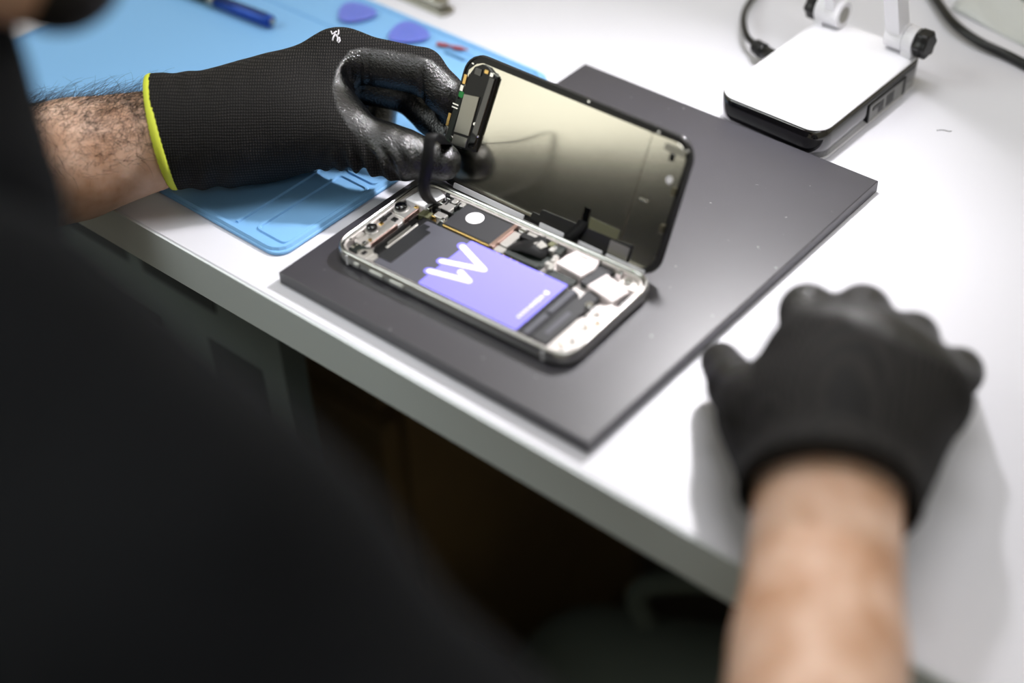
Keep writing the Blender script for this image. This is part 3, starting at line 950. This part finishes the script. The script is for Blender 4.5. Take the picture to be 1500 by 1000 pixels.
HY, HZ = 48.5, 29.5
for s, lugs in ((-1, ((-33, -27.5), (-16.5, -10))), (1, ((15, 21.5), (25.5, 32)))):
    for x0, x1 in lugs[:1] if s < 0 else lugs[1:]:
        MB().rings(xcyl(x0, x1, HY, HZ, 8)).box(x0, x1, HY - 6.5, HY + 6.5, 20.6, HZ).build('hinge_lug', M['whiteplastic'], lamp)
    xa0, xa1 = (-27.3, -17.0) if s < 0 else (14.5, 25.3)
    ln = math.hypot(288 - HZ, 70)
    arm = MB().rings(xcyl(xa0, xa1, HY, HZ, 8.3))
    # flat arm bar rising towards the head
    top = np.array([0, -36.0, 288.0]); base = np.array([0, HY, HZ])
    dirv = (top - base) / np.linalg.norm(top - base)
    sid = np.cross(dirv, [1, 0, 0])
    bx0, bx1 = (xa0 + 1, xa1 - 3) if s < 0 else (xa0, xa1 - 1.5)
    arm.rings([[(bx0, *(q)[1:]), (bx1, *(q)[1:]), (bx1, *(q2)[1:]), (bx0, *(q2)[1:])] for q, q2 in ((base + sid * 5.5, base - sid * 5.5), (top + sid * 5, top - sid * 5))])
    ao = arm.build('arm', M['whiteplastic'], lamp)
    if s < 0:
        MB().rings(xcyl(-16.9, -16.6, HY, HZ, 5.0)).build('hinge_cap', M['silver'], ao)
    # lobed black knob
    xk = (-40.5, -33.2) if s < 0 else (32.2, 40.5)
    nlob = 30
    rk = [7.6 + .9 * math.cos(6 * a) for a in np.arange(nlob) * 2 * math.pi / nlob]
    MB().rings([[(x, HY + q * rk[i] * math.cos(i * 2 * math.pi / nlob), HZ + q * rk[i] * math.sin(i * 2 * math.pi / nlob)) for i in range(nlob)]
                for x, q in ((xk[0], .85), (xk[0] + 1, 1), (xk[1] - 1, 1), (xk[1], .85))], smooth=True).build('hinge_knob', M['black'], lamp)
head = MB().prism(rrect(96, 40, 8, 5, 0, -39), 285, 296, 2, True).build('lamp_head', M['whiteplastic'], lamp)
MB().prism(rrect(44, 18, 4, 4, -2, -39.5), 284.4, 285.4).build('diffuser', M['diffuser'], head)
MB().prism([(-28.6 + .5 * math.cos(a), -6 + .5 * math.sin(a)) for a in np.arange(8) * math.pi / 4], 21.1, 21.4).build('base_speck', M['black'], lamp)
plug = MB().tube([(-34.2, 8, 10), (-41, 10.5, 10), (-47, 12.6, 10)], [5.2, 5.0, 4.4], 14)
plug.tube([(-47, 12.6, 10), (-56, 15.5, 10.5)], [4.4, 3.8], 14).build('power_plug', M['black'], lamp)
for i in range(3):
    a = np.array([-48.5 - i * 2.6, 13.1 + i * .85, 10.1])
    MB().tube([a, a + np.array([-1.2, .4, 0])], 5.0 - i * .25, 14).build('strain_rib', M['black'], lamp)
MB().tube(spline([(-55.5, 15.4, 10.5), (-66, 21, 11), (-80, 38, 10), (-92, 62, 6), (-100, 95, 3), (-98, 140, 2.3), (-70, 200, 2.3), (-40, 300, 2.3)], 10), 2.0, 10).build('power_cord', M['cable'], lamp)
# its light
area_light('lamp_light', (LAMP_HEAD[0], LAMP_HEAD[1], 283.5), (70, 90, 0), 40, 16, 1.75, (1.0, .98, 1.0), 115)

# loose black cable on the right, curving over the bench
cb = [Z(1330, -60, 3), Z(1366, -8, 5), Z(1395, 32, 6), Z(1432, 60, 4.5), Z(1478, 82, 3.2), Z(1530, 108, 3), Z(1600, 135, 3), Z(1700, 170, 3)]
tag(MB().tube(spline(cb, 12), 3.0, 12).build('black_cable', M['cable']), 'thick black cable curving over the bench right of the desk lamp', 'cable')
cb2 = [Z(1400, -60, 2.6), Z(1450, -14, 2.6), Z(1500, 2, 2.6), Z(1580, 26, 2.6)]
tag(MB().tube(spline(cb2, 10), 2.5, 10).build('black_cable', M['cable']), 'short length of black cable at the far right corner of the bench', 'cable')
# crumpled clear sheet at the far right
sh_o = [Z(1392, 14, .2)[:2], Z(1560, 100, .2)[:2], Z(1600, -10, .2)[:2], Z(1440, -60, .2)[:2]]
gx = 14
vv_, ff_ = [], []
for i in range(gx):
    for j in range(gx):
        a, b = i / (gx - 1), j / (gx - 1)
        p = (1 - a) * (1 - b) * sh_o[0] + a * (1 - b) * sh_o[1] + a * b * sh_o[2] + (1 - a) * b * sh_o[3]
        z = .4 + 3.2 * (math.sin(a * 9 + b * 3) * math.sin(b * 6 + 1) + 1) * min(1, 5 * a, 5 * (1 - a), 5 * b + .15, 5 * (1 - b))
        vv_.append((p[0], p[1], z))
for i in range(gx - 1):
    for j in range(gx - 1):
        ff_.append([i * gx + j, (i + 1) * gx + j, (i + 1) * gx + j + 1, i * gx + j + 1])
n0 = len(vv_)
so = MB().add(vv_, ff_, True).build('plastic_sheet', M['paper'])
so.modifiers.new('thickness', 'SOLIDIFY').thickness = .0002
tag(so, 'crumpled frosted plastic sheet lying behind the thick black cable', 'sheet')
# a single hair on the bench
tag(MB().tube(spline([Z(1372, 191, .3), Z(1381, 190, .4), Z(1388, 192, .3), Z(1394, 192, .3)], 4), .16, 5).build('hair_strand', M['armhair']), 'single dark hair lying on the white bench right of the lamp base', 'hair')

# ------------------------------------------------------------------ small tools on the blue mat
def pick(c, ang, size, label):
    pts = []
    for k in range(28):
        a = 2 * math.pi * k / 28
        r_ = size * (1 + .11 * math.cos(3 * a) + .01 * math.cos(6 * a))
        pts.append((r_ * math.cos(a + ang), .92 * r_ * math.sin(a + ang)))
    root = empty('opening_pick', (c[0], c[1], 0))
    MB().prism(pts, 4.0, 5.1, .3, True).build('pick_blade', M['pick'], root)
    MB().prism([(p[0] * .45, p[1] * .45) for p in pts], 5.1, 5.3, .08, True).build('grip_emboss', M['pick'], root)
    tag(root, label, 'opening pick', 'violet opening picks')


pick(Z(521, 17, 5), .6, 12.6, 'violet plastic opening pick farther from the phone, beside the screwdriver')
pick(Z(598, 47, 5), .3, 13.0, 'violet plastic opening pick just behind the gloved index knuckle')

sd = empty('screwdriver')
tag(sd, 'navy blue screwdriver with a pale steel collar lying on the blue mat', 'screwdriver')
a_, b_ = Z(398, 32, 7), Z(318, 2, 7)
dv = (b_ - a_) / np.linalg.norm(b_ - a_)
MB().tube([a_ - dv * .3, a_ + dv * 1, a_ + dv * 30, b_], [3.4, 4.2, 4.2, 4.0], 12).build('handle', M['navy'], sd)
MB().tube([a_ - dv * 1.4, a_ - dv * .2], [2.0, 2.6], 10).build('end_cap', M['silver'], sd)
nv = np.cross(dv, [0, 0, 1])
for off in (-1.6, 1.6):
    MB().tube([a_ + nv * off + np.array([0, 0, 3.7]) + dv * 4, b_ + nv * off + np.array([0, 0, 3.7])], .6, 6).build('grip_groove', M['black'], sd)
MB().tube([b_, b_ + dv * 6], [4.4, 4.4], 12).build('collar', M['silver'], sd)
MB().tube([b_ + dv * 6, b_ + dv * 46], [3.6, 3.6], 12).build('shank_grip', M['black'], sd)
MB().tube([b_ + dv * 46, b_ + dv * 84], 1.4, 8).build('blade', M['silver'], sd)

tw = empty('steel_spatula', (0, 0, 0))
tag(tw, 'flat grey steel opening tool with stacked blades lying beyond the blue mat', 'hand tool')
e_ = Z(655, 14, 3); s_ = Z(560, -28, 3)
dv = (e_ - s_)[:2]; dv /= np.linalg.norm(dv); nv = np.array([-dv[1], dv[0]])
def tool(l0, l1, w, z0, z1, name, m, off=0):
    c0, c1 = np.array(e_[:2]) - dv * l1 + nv * off, np.array(e_[:2]) - dv * l0 + nv * off
    pts = [c0 - nv * w, c1 - nv * w * .85, c1 + dv * w * .35 - nv * w * .4, c1 + dv * w * .35 + nv * w * .4, c1 + nv * w * .85, c0 + nv * w]
    return MB().prism(pts, z0, z1, .4).build(name, m if not isinstance(m, str) else M[m], tw)
tool(0, 120, 7.5, .2, 2.2, 'lower_blade', 'silver')
tool(5, 120, 6.0, 2.25, 6.5, 'upper_blade', 'silver', 1.5)
MB().prism([(e_[0] - dv[0] * 12 + 2 * math.cos(a), e_[1] - dv[1] * 12 + 2 * math.sin(a)) for a in np.arange(10) * math.pi / 5], 6.4, 7.2, .2).build('rivet', M['chrome'], tw)

for a, b, lb_ in (((640, 64), (664, 68), 'short brick-red driver bit left of its twin on the blue mat'), ((664, 69), (686, 73), 'short brick-red driver bit right of its twin, near the display top')):
    p0, p1 = Z(*a, 4.6), Z(*b, 4.6)
    root = empty('driver_bit', (0, 0, 0))
    d_ = (p1 - p0)
    MB().tube([p0, p0 + d_ * .62], 1.25, 6, smooth=False).build('shank', M['red'], root)
    MB().tube([p0 + d_ * .62, p0 + d_ * .97], [.9, .6], 8).build('tip', M['red'], root)
    tag(root, lb_, 'driver bit', 'red driver bits')

# ------------------------------------------------------------------ person
person = empty('person', (40, -300, FLOOR))
tag(person, 'seated person in a black jacket and black work gloves leaning over the bench', 'person')
pinv = Matrix.Translation((-.04, .3, -FLOOR * .001))


def adopt(o):
    o.parent = person
    o.matrix_parent_inverse = pinv
    return o


R_SH, R_UP, R_UP2, R_EL = P(-60, 600, 420), P(235, 915, 390), P(610, 1270, 380), P(1150, 1700, 430)
R_MID, R_WR = P(1198, 960, 570), P(1214, 710, 622)
L_WR, L_MID, L_EL = P(285, 191, 838), P(110, 233, 832), P(-330, 340, 834)
L_SH = np.array([-92, -445, 182.])
NECK = np.array([35, -320, 262.])
HEAD = P(-40, -360, 510)
CHIN = P(150, 20, 540)
HIP = np.array([30, -540, -190.])
fdir = CHIN - HEAD
face_dir = np.array([.35, .9, -.35]); face_dir /= np.linalg.norm(face_dir)
up_dir = -(fdir - face_dir * (fdir @ face_dir)); up_dir /= np.linalg.norm(up_dir)
side_dir = np.cross(face_dir, up_dir)

f = Field((-400, -700, -700), (600, 170, 520), 5.0)
for s in (-1, 1):
    f.cap(HIP + [s * 95, 0, 0], (40 + s * 100, -70, -215), 78, 58, 30)
    f.cap((40 + s * 100, -70, -215), (40 + s * 105, -20, -620), 54, 38, 20)
f.cap(HIP + [-70, 0, 0], HIP + [70, 0, 0], 95, 95, 40)
f.cap(HIP + [-50, 40, 100], HIP + [50, 40, 100], 98, 98, 60)
f.cap(HIP + [0, 60, 180], (30, -380, 120), 108, 105, 60)
f.cap((-50, -400, 130), (100, -330, 130), 85, 85, 60)
f.cap(L_SH, L_EL, 42, 38, 10); f.cap(L_SH, NECK + [0, -10, -20], 42, 44, 10)
f.cap(R_SH, R_UP2, 42, 42, 10); f.cap(R_UP2, R_EL, 42, 38, 10); f.cap(R_SH - np.array([35, 30, 5]), NECK + [0, -10, -20], 38, 44, 10)
f.cap(NECK, HEAD + [0, -20, -30], 48, 48, 10)
f.cap(L_EL, L_MID, 41, 32, 8); f.cap(L_MID, L_WR, 32.0, 24, 4); f.cap(L_WR, P(400, 170, 842), 23, 22, 4)
f.cap(R_EL, R_MID, 42, 31, 10); f.cap(R_MID, R_WR, 31, 29, 8); f.cap(R_WR, P(1240, 600, 655), 27, 24, 8)


def head_field(fd, grow=0):
    fd.cap(HEAD + up_dir * 28 - face_dir * 18, HEAD + up_dir * 24 + face_dir * 14, 80 + grow, 76 + grow, 20)
    fd.cap(HEAD - up_dir * 25 + face_dir * 32, CHIN + up_dir * 16 - face_dir * 16, 56 + grow, 20 + grow, 25)
    return fd


head_field(f)
f.cap(HEAD + face_dir * 88 + up_dir * 12, HEAD + face_dir * 108 - up_dir * 18, 8, 13, 10)
for s in (-1, 1):
    f.cap(HEAD + side_dir * s * 84 + up_dir * 12, HEAD + side_dir * s * 82 - up_dir * 22, 10, 8, 5)
    f.cap(HEAD + side_dir * s * 32 + face_dir * 72 + up_dir * 30, HEAD + side_dir * s * 22 + face_dir * 80 + up_dir * 32, 11, 11, 12)
    f.carve(HEAD + side_dir * s * 30 + face_dir * 96 + up_dir * 12, HEAD + side_dir * s * 34 + face_dir * 94 + up_dir * 12, 11, 11, 8)
f.carve(HEAD + face_dir * 108 - up_dir * 52 - side_dir * 18, HEAD + face_dir * 108 - up_dir * 52 + side_dir * 18, 4, 4, 4)
V, Q = f.mesh(2)
adopt(sdf_object('body', V, Q, M['skin']))
f = Field(HEAD - 190, HEAD + 190, 5.0)
head_field(f, 5)
f.plane(HEAD + up_dir * 30 + face_dir * 40, face_dir * .8 - up_dir * .6, 6)
V, Q = f.mesh(1)
adopt(sdf_object('hair', V, Q, M['hair']))
f = Field(HEAD - 190, HEAD + 190, 4.0)
head_field(f, 4)
f.plane(HEAD - up_dir * 40 + face_dir * 40, up_dir + face_dir * .35, 10)
V, Q = f.mesh(1)
adopt(sdf_object('beard', V, Q, M['hair']))
for s in (-1, 1):
    c = HEAD + side_dir * s * 30 + face_dir * 78 + up_dir * 13
    mb = MB()
    mb.rings([[c + 10 * (math.cos(t) * face_dir + math.sin(t) * (math.cos(w) * side_dir + math.sin(w) * up_dir)) for w in np.arange(10) * math.pi / 5] for t in (.05, .5, 1, 1.6, 2.4)], smooth=True)
    adopt(mb.build('eye', M['lens']))

f = Field((-420, -720, -340), (600, 100, 380), 6.0)
f.cap(HIP + [-75, 0, -20], HIP + [75, 0, -20], 108, 108, 50)
f.cap(HIP + [-55, 40, 100], HIP + [55, 40, 100], 112, 112, 60)
f.cap(HIP + [0, 60, 180], (30, -380, 115), 120, 115, 70)
f.cap((-55, -405, 125), (110, -325, 125), 92, 92, 70)
f.cap(L_SH, L_EL, 56, 48, 20); f.cap(L_SH, NECK + [0, 0, -20], 66, 62, 50)
f.cap(R_SH, R_UP, 56, 58, 20); f.cap(R_UP, R_UP2, 54, 50, 20); f.cap(R_UP2, R_EL, 50, 50, 20); f.cap(R_SH - np.array([30, 25, 0]), NECK + [0, -10, -20], 56, 58, 30)
f.cap(NECK + [0, -5, -20], NECK + [0, 8, 22], 66, 62, 20)
# loose folds
for a, b, r_ in ((P(-175, 40, 540), P(-85, 300, 500), 42), (P(60, 520, 400), P(330, 780, 360), 12)):
    f.cap(a, b, r_, r_ * .9, 22)
f.plane(HIP + [0, 0, -95], (0, .1, -1), 8)
nl = (L_MID - L_EL) / np.linalg.norm(L_MID - L_EL)
f.plane(L_EL + nl * 45, nl, 5, (L_EL + nl * 90, 120))
nr = (R_MID - R_EL) / np.linalg.norm(R_MID - R_EL)
f.plane(R_EL + nr * 30, nr, 5, (R_EL + nr * 70, 110))
V, Q = f.mesh(2)
N = vnormals(V, Q)
w = np.sin(V[:, 0] * .035 + V[:, 2] * .05 + 2 * np.sin(V[:, 1] * .02)) * 2.5 + np.sin(V[:, 1] * .07 - V[:, 0] * .03) * 1.5
V = V + N * w[:, None]
adopt(sdf_object('jacket', V, Q, M['jacket']))
f = Field((-200, -720, -745), (300, 110, -60), 6.0)
for s in (-1, 1):
    f.cap(HIP + [s * 95, 0, 0], (40 + s * 100, -70, -215), 88, 68, 30)
    f.cap((40 + s * 100, -70, -215), (40 + s * 105, -20, -640), 64, 52, 20)
f.cap(HIP + [-70, 0, 0], HIP + [70, 0, 0], 102, 102, 40)
f.plane((0, 0, -690), (0, 0, -1), 4)
V, Q = f.mesh(1)
adopt(sdf_object('trousers', V, Q, M['trouser']))
for s in (-1, 1):
    f = Field((40 + s * 105 - 70, -120, -745), (40 + s * 105 + 70, 190, -620), 5)
    f.cap((40 + s * 105, -50, -705), (40 + s * 105, 120, -712), 42, 36, 20)
    f.plane((0, 0, -737), (0, 0, -1), 3)
    V, Q = f.mesh(1)
    adopt(sdf_object('shoe', V, Q, M['shoe']))

# stool
st = empty('stool', (30, -560, FLOOR))
tag(st, 'black round stool the person sits on', 'stool')
MB().rings([[(r_ * math.cos(a), r_ * math.sin(a), z) for a in np.arange(32) * math.pi / 16] for r_, z in ((150, 380), (172, 392), (172, 420), (160, 432), (60, 434))], smooth=True).build('seat', M['black'], st)
MB().tube([(0, 0, 45), (0, 0, 380)], 25, 16).build('column', M['silver'], st)
for k in range(5):
    a = k * 2 * math.pi / 5 + .3
    MB().tube([(0, 0, 60), (240 * math.cos(a), 240 * math.sin(a), 40)], [22, 13], 8).build('leg', M['black'], st)
    MB().tube([(240 * math.cos(a), 240 * math.sin(a), 20), (240 * math.cos(a) + 1, 240 * math.sin(a), 21)], 20, 12).build('castor', M['black'], st)

# ---- left glove
def glove_frame(V): return ((V - CAM) @ AX_R) / ((V - CAM) @ AX_F) * F_PX + 750, 500 - ((V - CAM) @ AX_U) / ((V - CAM) @ AX_F) * F_PX


lo = np.min([P(210, 120, 850), P(690, 20, 900), P(260, 290, 810), P(680, 280, 800), P(500, 40, 920), P(450, 260, 920)], 0) - 30
hi = np.max([P(210, 120, 850), P(690, 20, 900), P(260, 290, 810), P(680, 280, 800), P(500, 40, 920), P(450, 260, 920)], 0) + 30
f = Field(lo, hi, 1.15)
# cuff and wrist
f.cap(P(200, 192, 836), P(300, 190, 840), 31.5, 28.5, 10); f.cap(P(300, 188, 840), P(390, 172, 846), 28, 30, 10)
f.cap(P(255, 203, 838), P(330, 208, 840), 25, 20, 8)
# hand body
f.cap(P(380, 166, 848), P(492, 84, 852), 25, 14.5, 12)
f.cap(P(390, 176, 850), P(480, 140, 880), 25, 17, 12)
f.cap(P(400, 184, 856), P(470, 182, 886), 22, 14, 12)
f.cap(P(370, 185, 842), P(480, 165, 838), 25, 15, 18)
f.cap(P(400, 198, 846), P(470, 198, 842), 17, 15, 12)
f.cap(P(425, 143, 846), P(478, 118, 846), 20, 15, 12)
# palm heel and folded little and ring fingers
f.cap(P(420, 215, 870), P(480, 222, 880), 13, 9, 8)
hand = f.F.copy()
# index
g = Field(lo, hi, 1.15)
g.cap(P(486, 86, 852), P(510, 84, 852), 14.0, 13.8, 6)
g.cap(P(505, 83, 852), P(618, 104, 848), 13.6, 12.4, 6)
g.cap(P(618, 104, 848), P(650, 136, 848), 12.0, 10.8, 2.5)
g.cap(P(650, 136, 848), P(676, 172, 851), 10.6, 8.4, 2.5)
# thumb
t = Field(lo, hi, 1.15)
t.cap(P(440, 185, 838), P(512, 198, 832), 18, 16, 10)
t.cap(P(505, 198, 832), P(585, 226, 827), 15.4, 12.4, 8)
t.cap(P(575, 223, 827), P(648, 237, 826), 12.6, 10.2, 8)
# hollow between thumb root and finger roots
for dd in range(800, 868, 7):
    for fld in (f, t):
        fld.carve(P(523, 106, dd), P(556, 152, dd), 6.8, 6.4, 4)
# middle, ring, little
m_ = Field(lo, hi, 1.15)
m_.cap(P(490, 112, 872), P(596, 136, 878), 12.5, 11, 6)
m_.cap(P(596, 136, 878), P(632, 174, 868), 10.6, 9.4, 2.5)
m_.cap(P(632, 174, 868), P(664, 212, 852), 9, 7.2, 2.5)
n_ = Field(lo, hi, 1.15)
n_.cap(P(482, 140, 888), P(558, 150, 905), 11.5, 10, 6)
n_.cap(P(558, 150, 905), P(556, 196, 895), 9.8, 8.8, 3)
n_.cap(P(556, 196, 895), P(520, 208, 872), 8.6, 7.6, 3)
l_ = Field(lo, hi, 1.15)
l_.cap(P(470, 178, 896), P(528, 190, 908), 10.5, 9, 6)
l_.cap(P(528, 190, 908), P(520, 226, 895), 8.6, 7.8, 3)
l_.cap(P(520, 226, 895), P(488, 232, 880), 7.8, 7, 3)
F = f.F
for o_, k_ in ((n_, 5), (l_, 5), (m_, 5), (g, 6), (t, 12)):
    F = smin(F, o_.F, k_)
f.F = F
# hem cut and hollow sleeve end
HEM_C = P(240, 193, 837)
ax_a = (P(229, 112, 840) - P(263, 273, 838)) / 2
ax_b = -AX_F * 29 + AX_R * 1.0
hem_n = np.cross(ax_a, ax_b); hem_n /= np.linalg.norm(hem_n)
if hem_n @ AX_R > 0: hem_n = -hem_n
f.plane(HEM_C, hem_n, 1.0, (HEM_C + hem_n * 30, 62))
f.carve(P(150, 200, 836), P(285, 192, 838), 28.4, 25.5, 1)
V, Q = f.mesh(1)
X, Y = glove_frame(V)
N = vnormals(V, Q)
# wrinkles: folds under the thumb root, creases at finger joints, cuff ripples
def gauss(x, y, cx, cy, rx, ry): return np.exp(-((x - cx) / rx) ** 2 - ((y - cy) / ry) ** 2)
w = 2.3 * gauss(X, Y, 540, 243, 50, 20) * np.sin((X * .95 - Y * .45) * 2 * math.pi / 21)
w += .8 * gauss(X, Y, 470, 235, 40, 16) * np.sin((X + Y * .4) * 2 * math.pi / 26)
w -= 1.6 * gauss(X, Y, 618, 125, 3.5, 26) + 1.1 * gauss(X, Y, 540, 105, 4, 22) + .9 * gauss(X, Y, 528, 110, 3, 24)
w += .7 * gauss(X, Y, 255, 120, 60, 16) * np.sin(X * 2 * math.pi / 38)
w += 1.3 * gauss(X, Y, 300, 262, 45, 22) * np.sin(X * 2 * math.pi / 42 + 1)
w += .15 * gauss(X, Y, 590, 215, 40, 30) * np.sin((X * .8 + Y * .5) * 2 * math.pi / 30)
w += .35 * gauss(X, Y, 330, 190, 60, 60) * np.sin((X + .3 * Y) * 2 * math.pi / 60)
V = V + N * w[:, None]
coat_poly = [(512, 74), (532, 70), (560, 72), (600, 78), (632, 88), (658, 108), (690, 135), (705, 290), (598, 290), (585, 262), (562, 236), (532, 212),
             (512, 188), (494, 158), (487, 128), (492, 104), (500, 90)]
sd_ = poly_sdist(X, Y, coat_poly)
depth = (V - CAM) @ AX_F
palm = ((depth > 866) & (X > 405) & (Y > 120 + (X < 480) * 60))
coat = np.clip(sd_ / 3 + .5, 0, 1)
coat = np.maximum(coat, np.where(palm | ((Y > 226) & (X > 440) & (X < 515) & (depth > 850)), 1, 0))
GL = glove_mat('left_glove', AX_R, AX_U - AX_F * .25, 1.35, 1.6)
gl = adopt(sdf_object('glove', V, Q, GL, attr={'coat': coat}))
gl['label'] = 'black knit glove with glossy coated fingers and lime hem'
bvh = BVHTree.FromPolygons([Vector(v) for v in V], Q.tolist())
# lime hem
mb = MB()
R = []
nh = 120
for i in range(nh):
    a = 2 * math.pi * i / nh
    p = HEM_C + ax_a * math.cos(a) + ax_b * math.sin(a) + hem_n * .4
    rad = ax_a * math.cos(a) / np.linalg.norm(ax_a) + ax_b * math.sin(a) / np.linalg.norm(ax_b)
    rad /= np.linalg.norm(rad)
    kz = 1 + .12 * (i % 2)
    R.append([p + rad * (1.5 * kz * math.cos(b)) + hem_n * (2.3 * kz * math.sin(b)) for b in np.arange(8) * math.pi / 4])
mb.rings(R, closed=True, smooth=True)
gh = mb.build('glove_hem', M['hem']); gh.parent = gl
# printed mark on the knuckle
M['print'] = mat('grey_print', (196, 194, 200), .6)
for line in ([(485, 46), (487, 51), (490, 48), (493, 46)], [(491, 50), (488, 55), (487, 60)], [(491, 50), (494, 54), (496, 57)], [(496, 44), (496, 49), (494, 52)], [(495, 55), (494, 60), (496, 63), (498, 60), (497, 55), (495, 55)]):
    pts = []
    for x, y in line:
        o3 = P(x, y, 700); hit = bvh.ray_cast(Vector(o3), Vector((o3 - CAM) / np.linalg.norm(o3 - CAM)))
        if hit[0] is not None: pts.append(np.array(hit[0]) - AX_F * .25)
    if len(pts) > 1:
        so_ = MB().tube(pts, .5, 6).build('print_mark', M['print']); so_.parent = gl

# ---- hairs on the left forearm
hv, hf = [], []
axis = L_WR - L_MID
an = axis / np.linalg.norm(axis)
e1h = np.cross(an, AX_F); e1h /= np.linalg.norm(e1h)
if e1h @ AX_U < 0: e1h = -e1h
e2h = np.cross(an, e1h)
if e2h @ AX_F > 0: e2h = -e2h                # towards the viewer
mbh = MB()
for i in range(6500):
    tt = rng.uniform(-2.2, .72)
    th = rng.normal(.75, .75)
    if th < -1.0 or th > 2.1 or (th < .35 and rng.random() < .55): continue
    th = math.pi / 2 - th if False else th
    r_ = 30.2 + (32.4 - 30.2) * 0
    tq = tt
    rad = 32.0 + (24 - 32) * max(tq, 0) + (41 - 32.0) * max(-tq, 0) * .27
    nrm = e1h * math.cos(th - .0) * 1.0 + e2h * math.sin(th)
    base = L_MID + axis * max(tq, 0) + (L_EL - L_MID) * max(-tq, 0) * .27 + nrm * (rad - .3)
    ln_ = rng.uniform(5, 12) * (1.5 if th < .35 else .9)
    lift = rng.uniform(.3, 1.15) if th < .35 else rng.uniform(.05, .3)
    tang = an * rng.uniform(.1, 1.0) + np.cross(nrm, an) * rng.normal(.15, .55)
    tang /= np.linalg.norm(tang)
    curl = np.cross(nrm, tang) * rng.normal(0, .7)
    pts = []
    for s_ in np.linspace(0, 1, 5):
        pts.append(base + ln_ * (tang * s_ + nrm * lift * (s_ - .55 * s_ * s_) + curl * s_ * s_ * .8))
    mbh.tube(pts, [.07, .065, .06, .05, .03], 3, cap=False)
ah = adopt(mbh.build('arm_hair', M['armhair']))
ah['kind'] = 'stuff'

# ---- right glove
rp = {}
lo = np.min([Z(1000, 480, 0), Z(1450, 420, 0), P(1060, 820, 590), P(1380, 820, 590), Z(1250, 400, 80), Z(1440, 520, 0)], 0) - 40
hi = np.max([Z(1000, 480, 0), Z(1450, 420, 0), P(1060, 820, 590), P(1380, 820, 590), Z(1250, 400, 80), Z(1440, 520, 0)], 0) + 40
lo[2] = -4
f = Field(lo, hi, 2.0)
CUF = P(1214, 730, 612)
f.cap(P(1214, 745, 605), P(1225, 640, 645), 37, 33, 10)
for (x, y, z), r_ in (((1188, 530, 56), 20), ((1252, 520, 58), 20), ((1312, 545, 54), 19), ((1362, 585, 46), 17)):
    f.cap(P(1225, 650, 640), Z(x, y, z), 30, r_, 20)
f.cap(P(1205, 660, 638), Z(1120, 600, 44), 26, 16, 16)
fing = (((1188, 530, 56), (1182, 456, 47), (1178, 452, 18), 12.2), ((1252, 520, 58), (1263, 458, 47), (1258, 452, 18), 12.5),
        ((1312, 545, 54), (1336, 496, 42), (1330, 486, 16), 11.6), ((1362, 585, 46), (1404, 545, 34), (1398, 536, 12), 10.6))
for a, b, c, r_ in fing:
    q = Field(lo, hi, 2.0)
    q.cap(Z(*a), Z(*b), r_ * 1.3, r_, 6)
    q.cap(Z(*b), Z(*c), r_, r_ * .8, 3)
    f.F = smin(f.F, q.F, 7)
q = Field(lo, hi, 2.0)
q.cap(Z(1118, 620, 44), Z(1078, 566, 32), 16, 12.5, 8)
q.cap(Z(1078, 566, 32), Z(1056, 530, 20), 12, 9.5, 4)
f.F = smin(f.F, q.F, 10)
rn = (R_MID - R_WR) / np.linalg.norm(R_MID - R_WR)
f.plane(P(1214, 735, 608), rn, 2, (P(1214, 790, 600), 62))
f.carve(R_MID, R_WR + (R_WR - R_MID) * .25, 34.5, 32.0, 1)
V, Q = f.mesh(2)
X, Y = glove_frame(V)
coat = np.clip((np.maximum(510 + (X - 1230) * .30 + 30 * np.abs((X - 1230) / 200) - Y, (X < 1100) * (605 - Y) * 1.0) - 40) / 20, 0, 1)*.7
GR = glove_mat('right_glove', AX_R, AX_U * .7 - AX_F * .7, 1.9, 2.2)
gr = adopt(sdf_object('glove', V, Q, GR, attr={'coat': coat}))
gr['label'] = 'black knit glove on the right hand, coated knuckles'
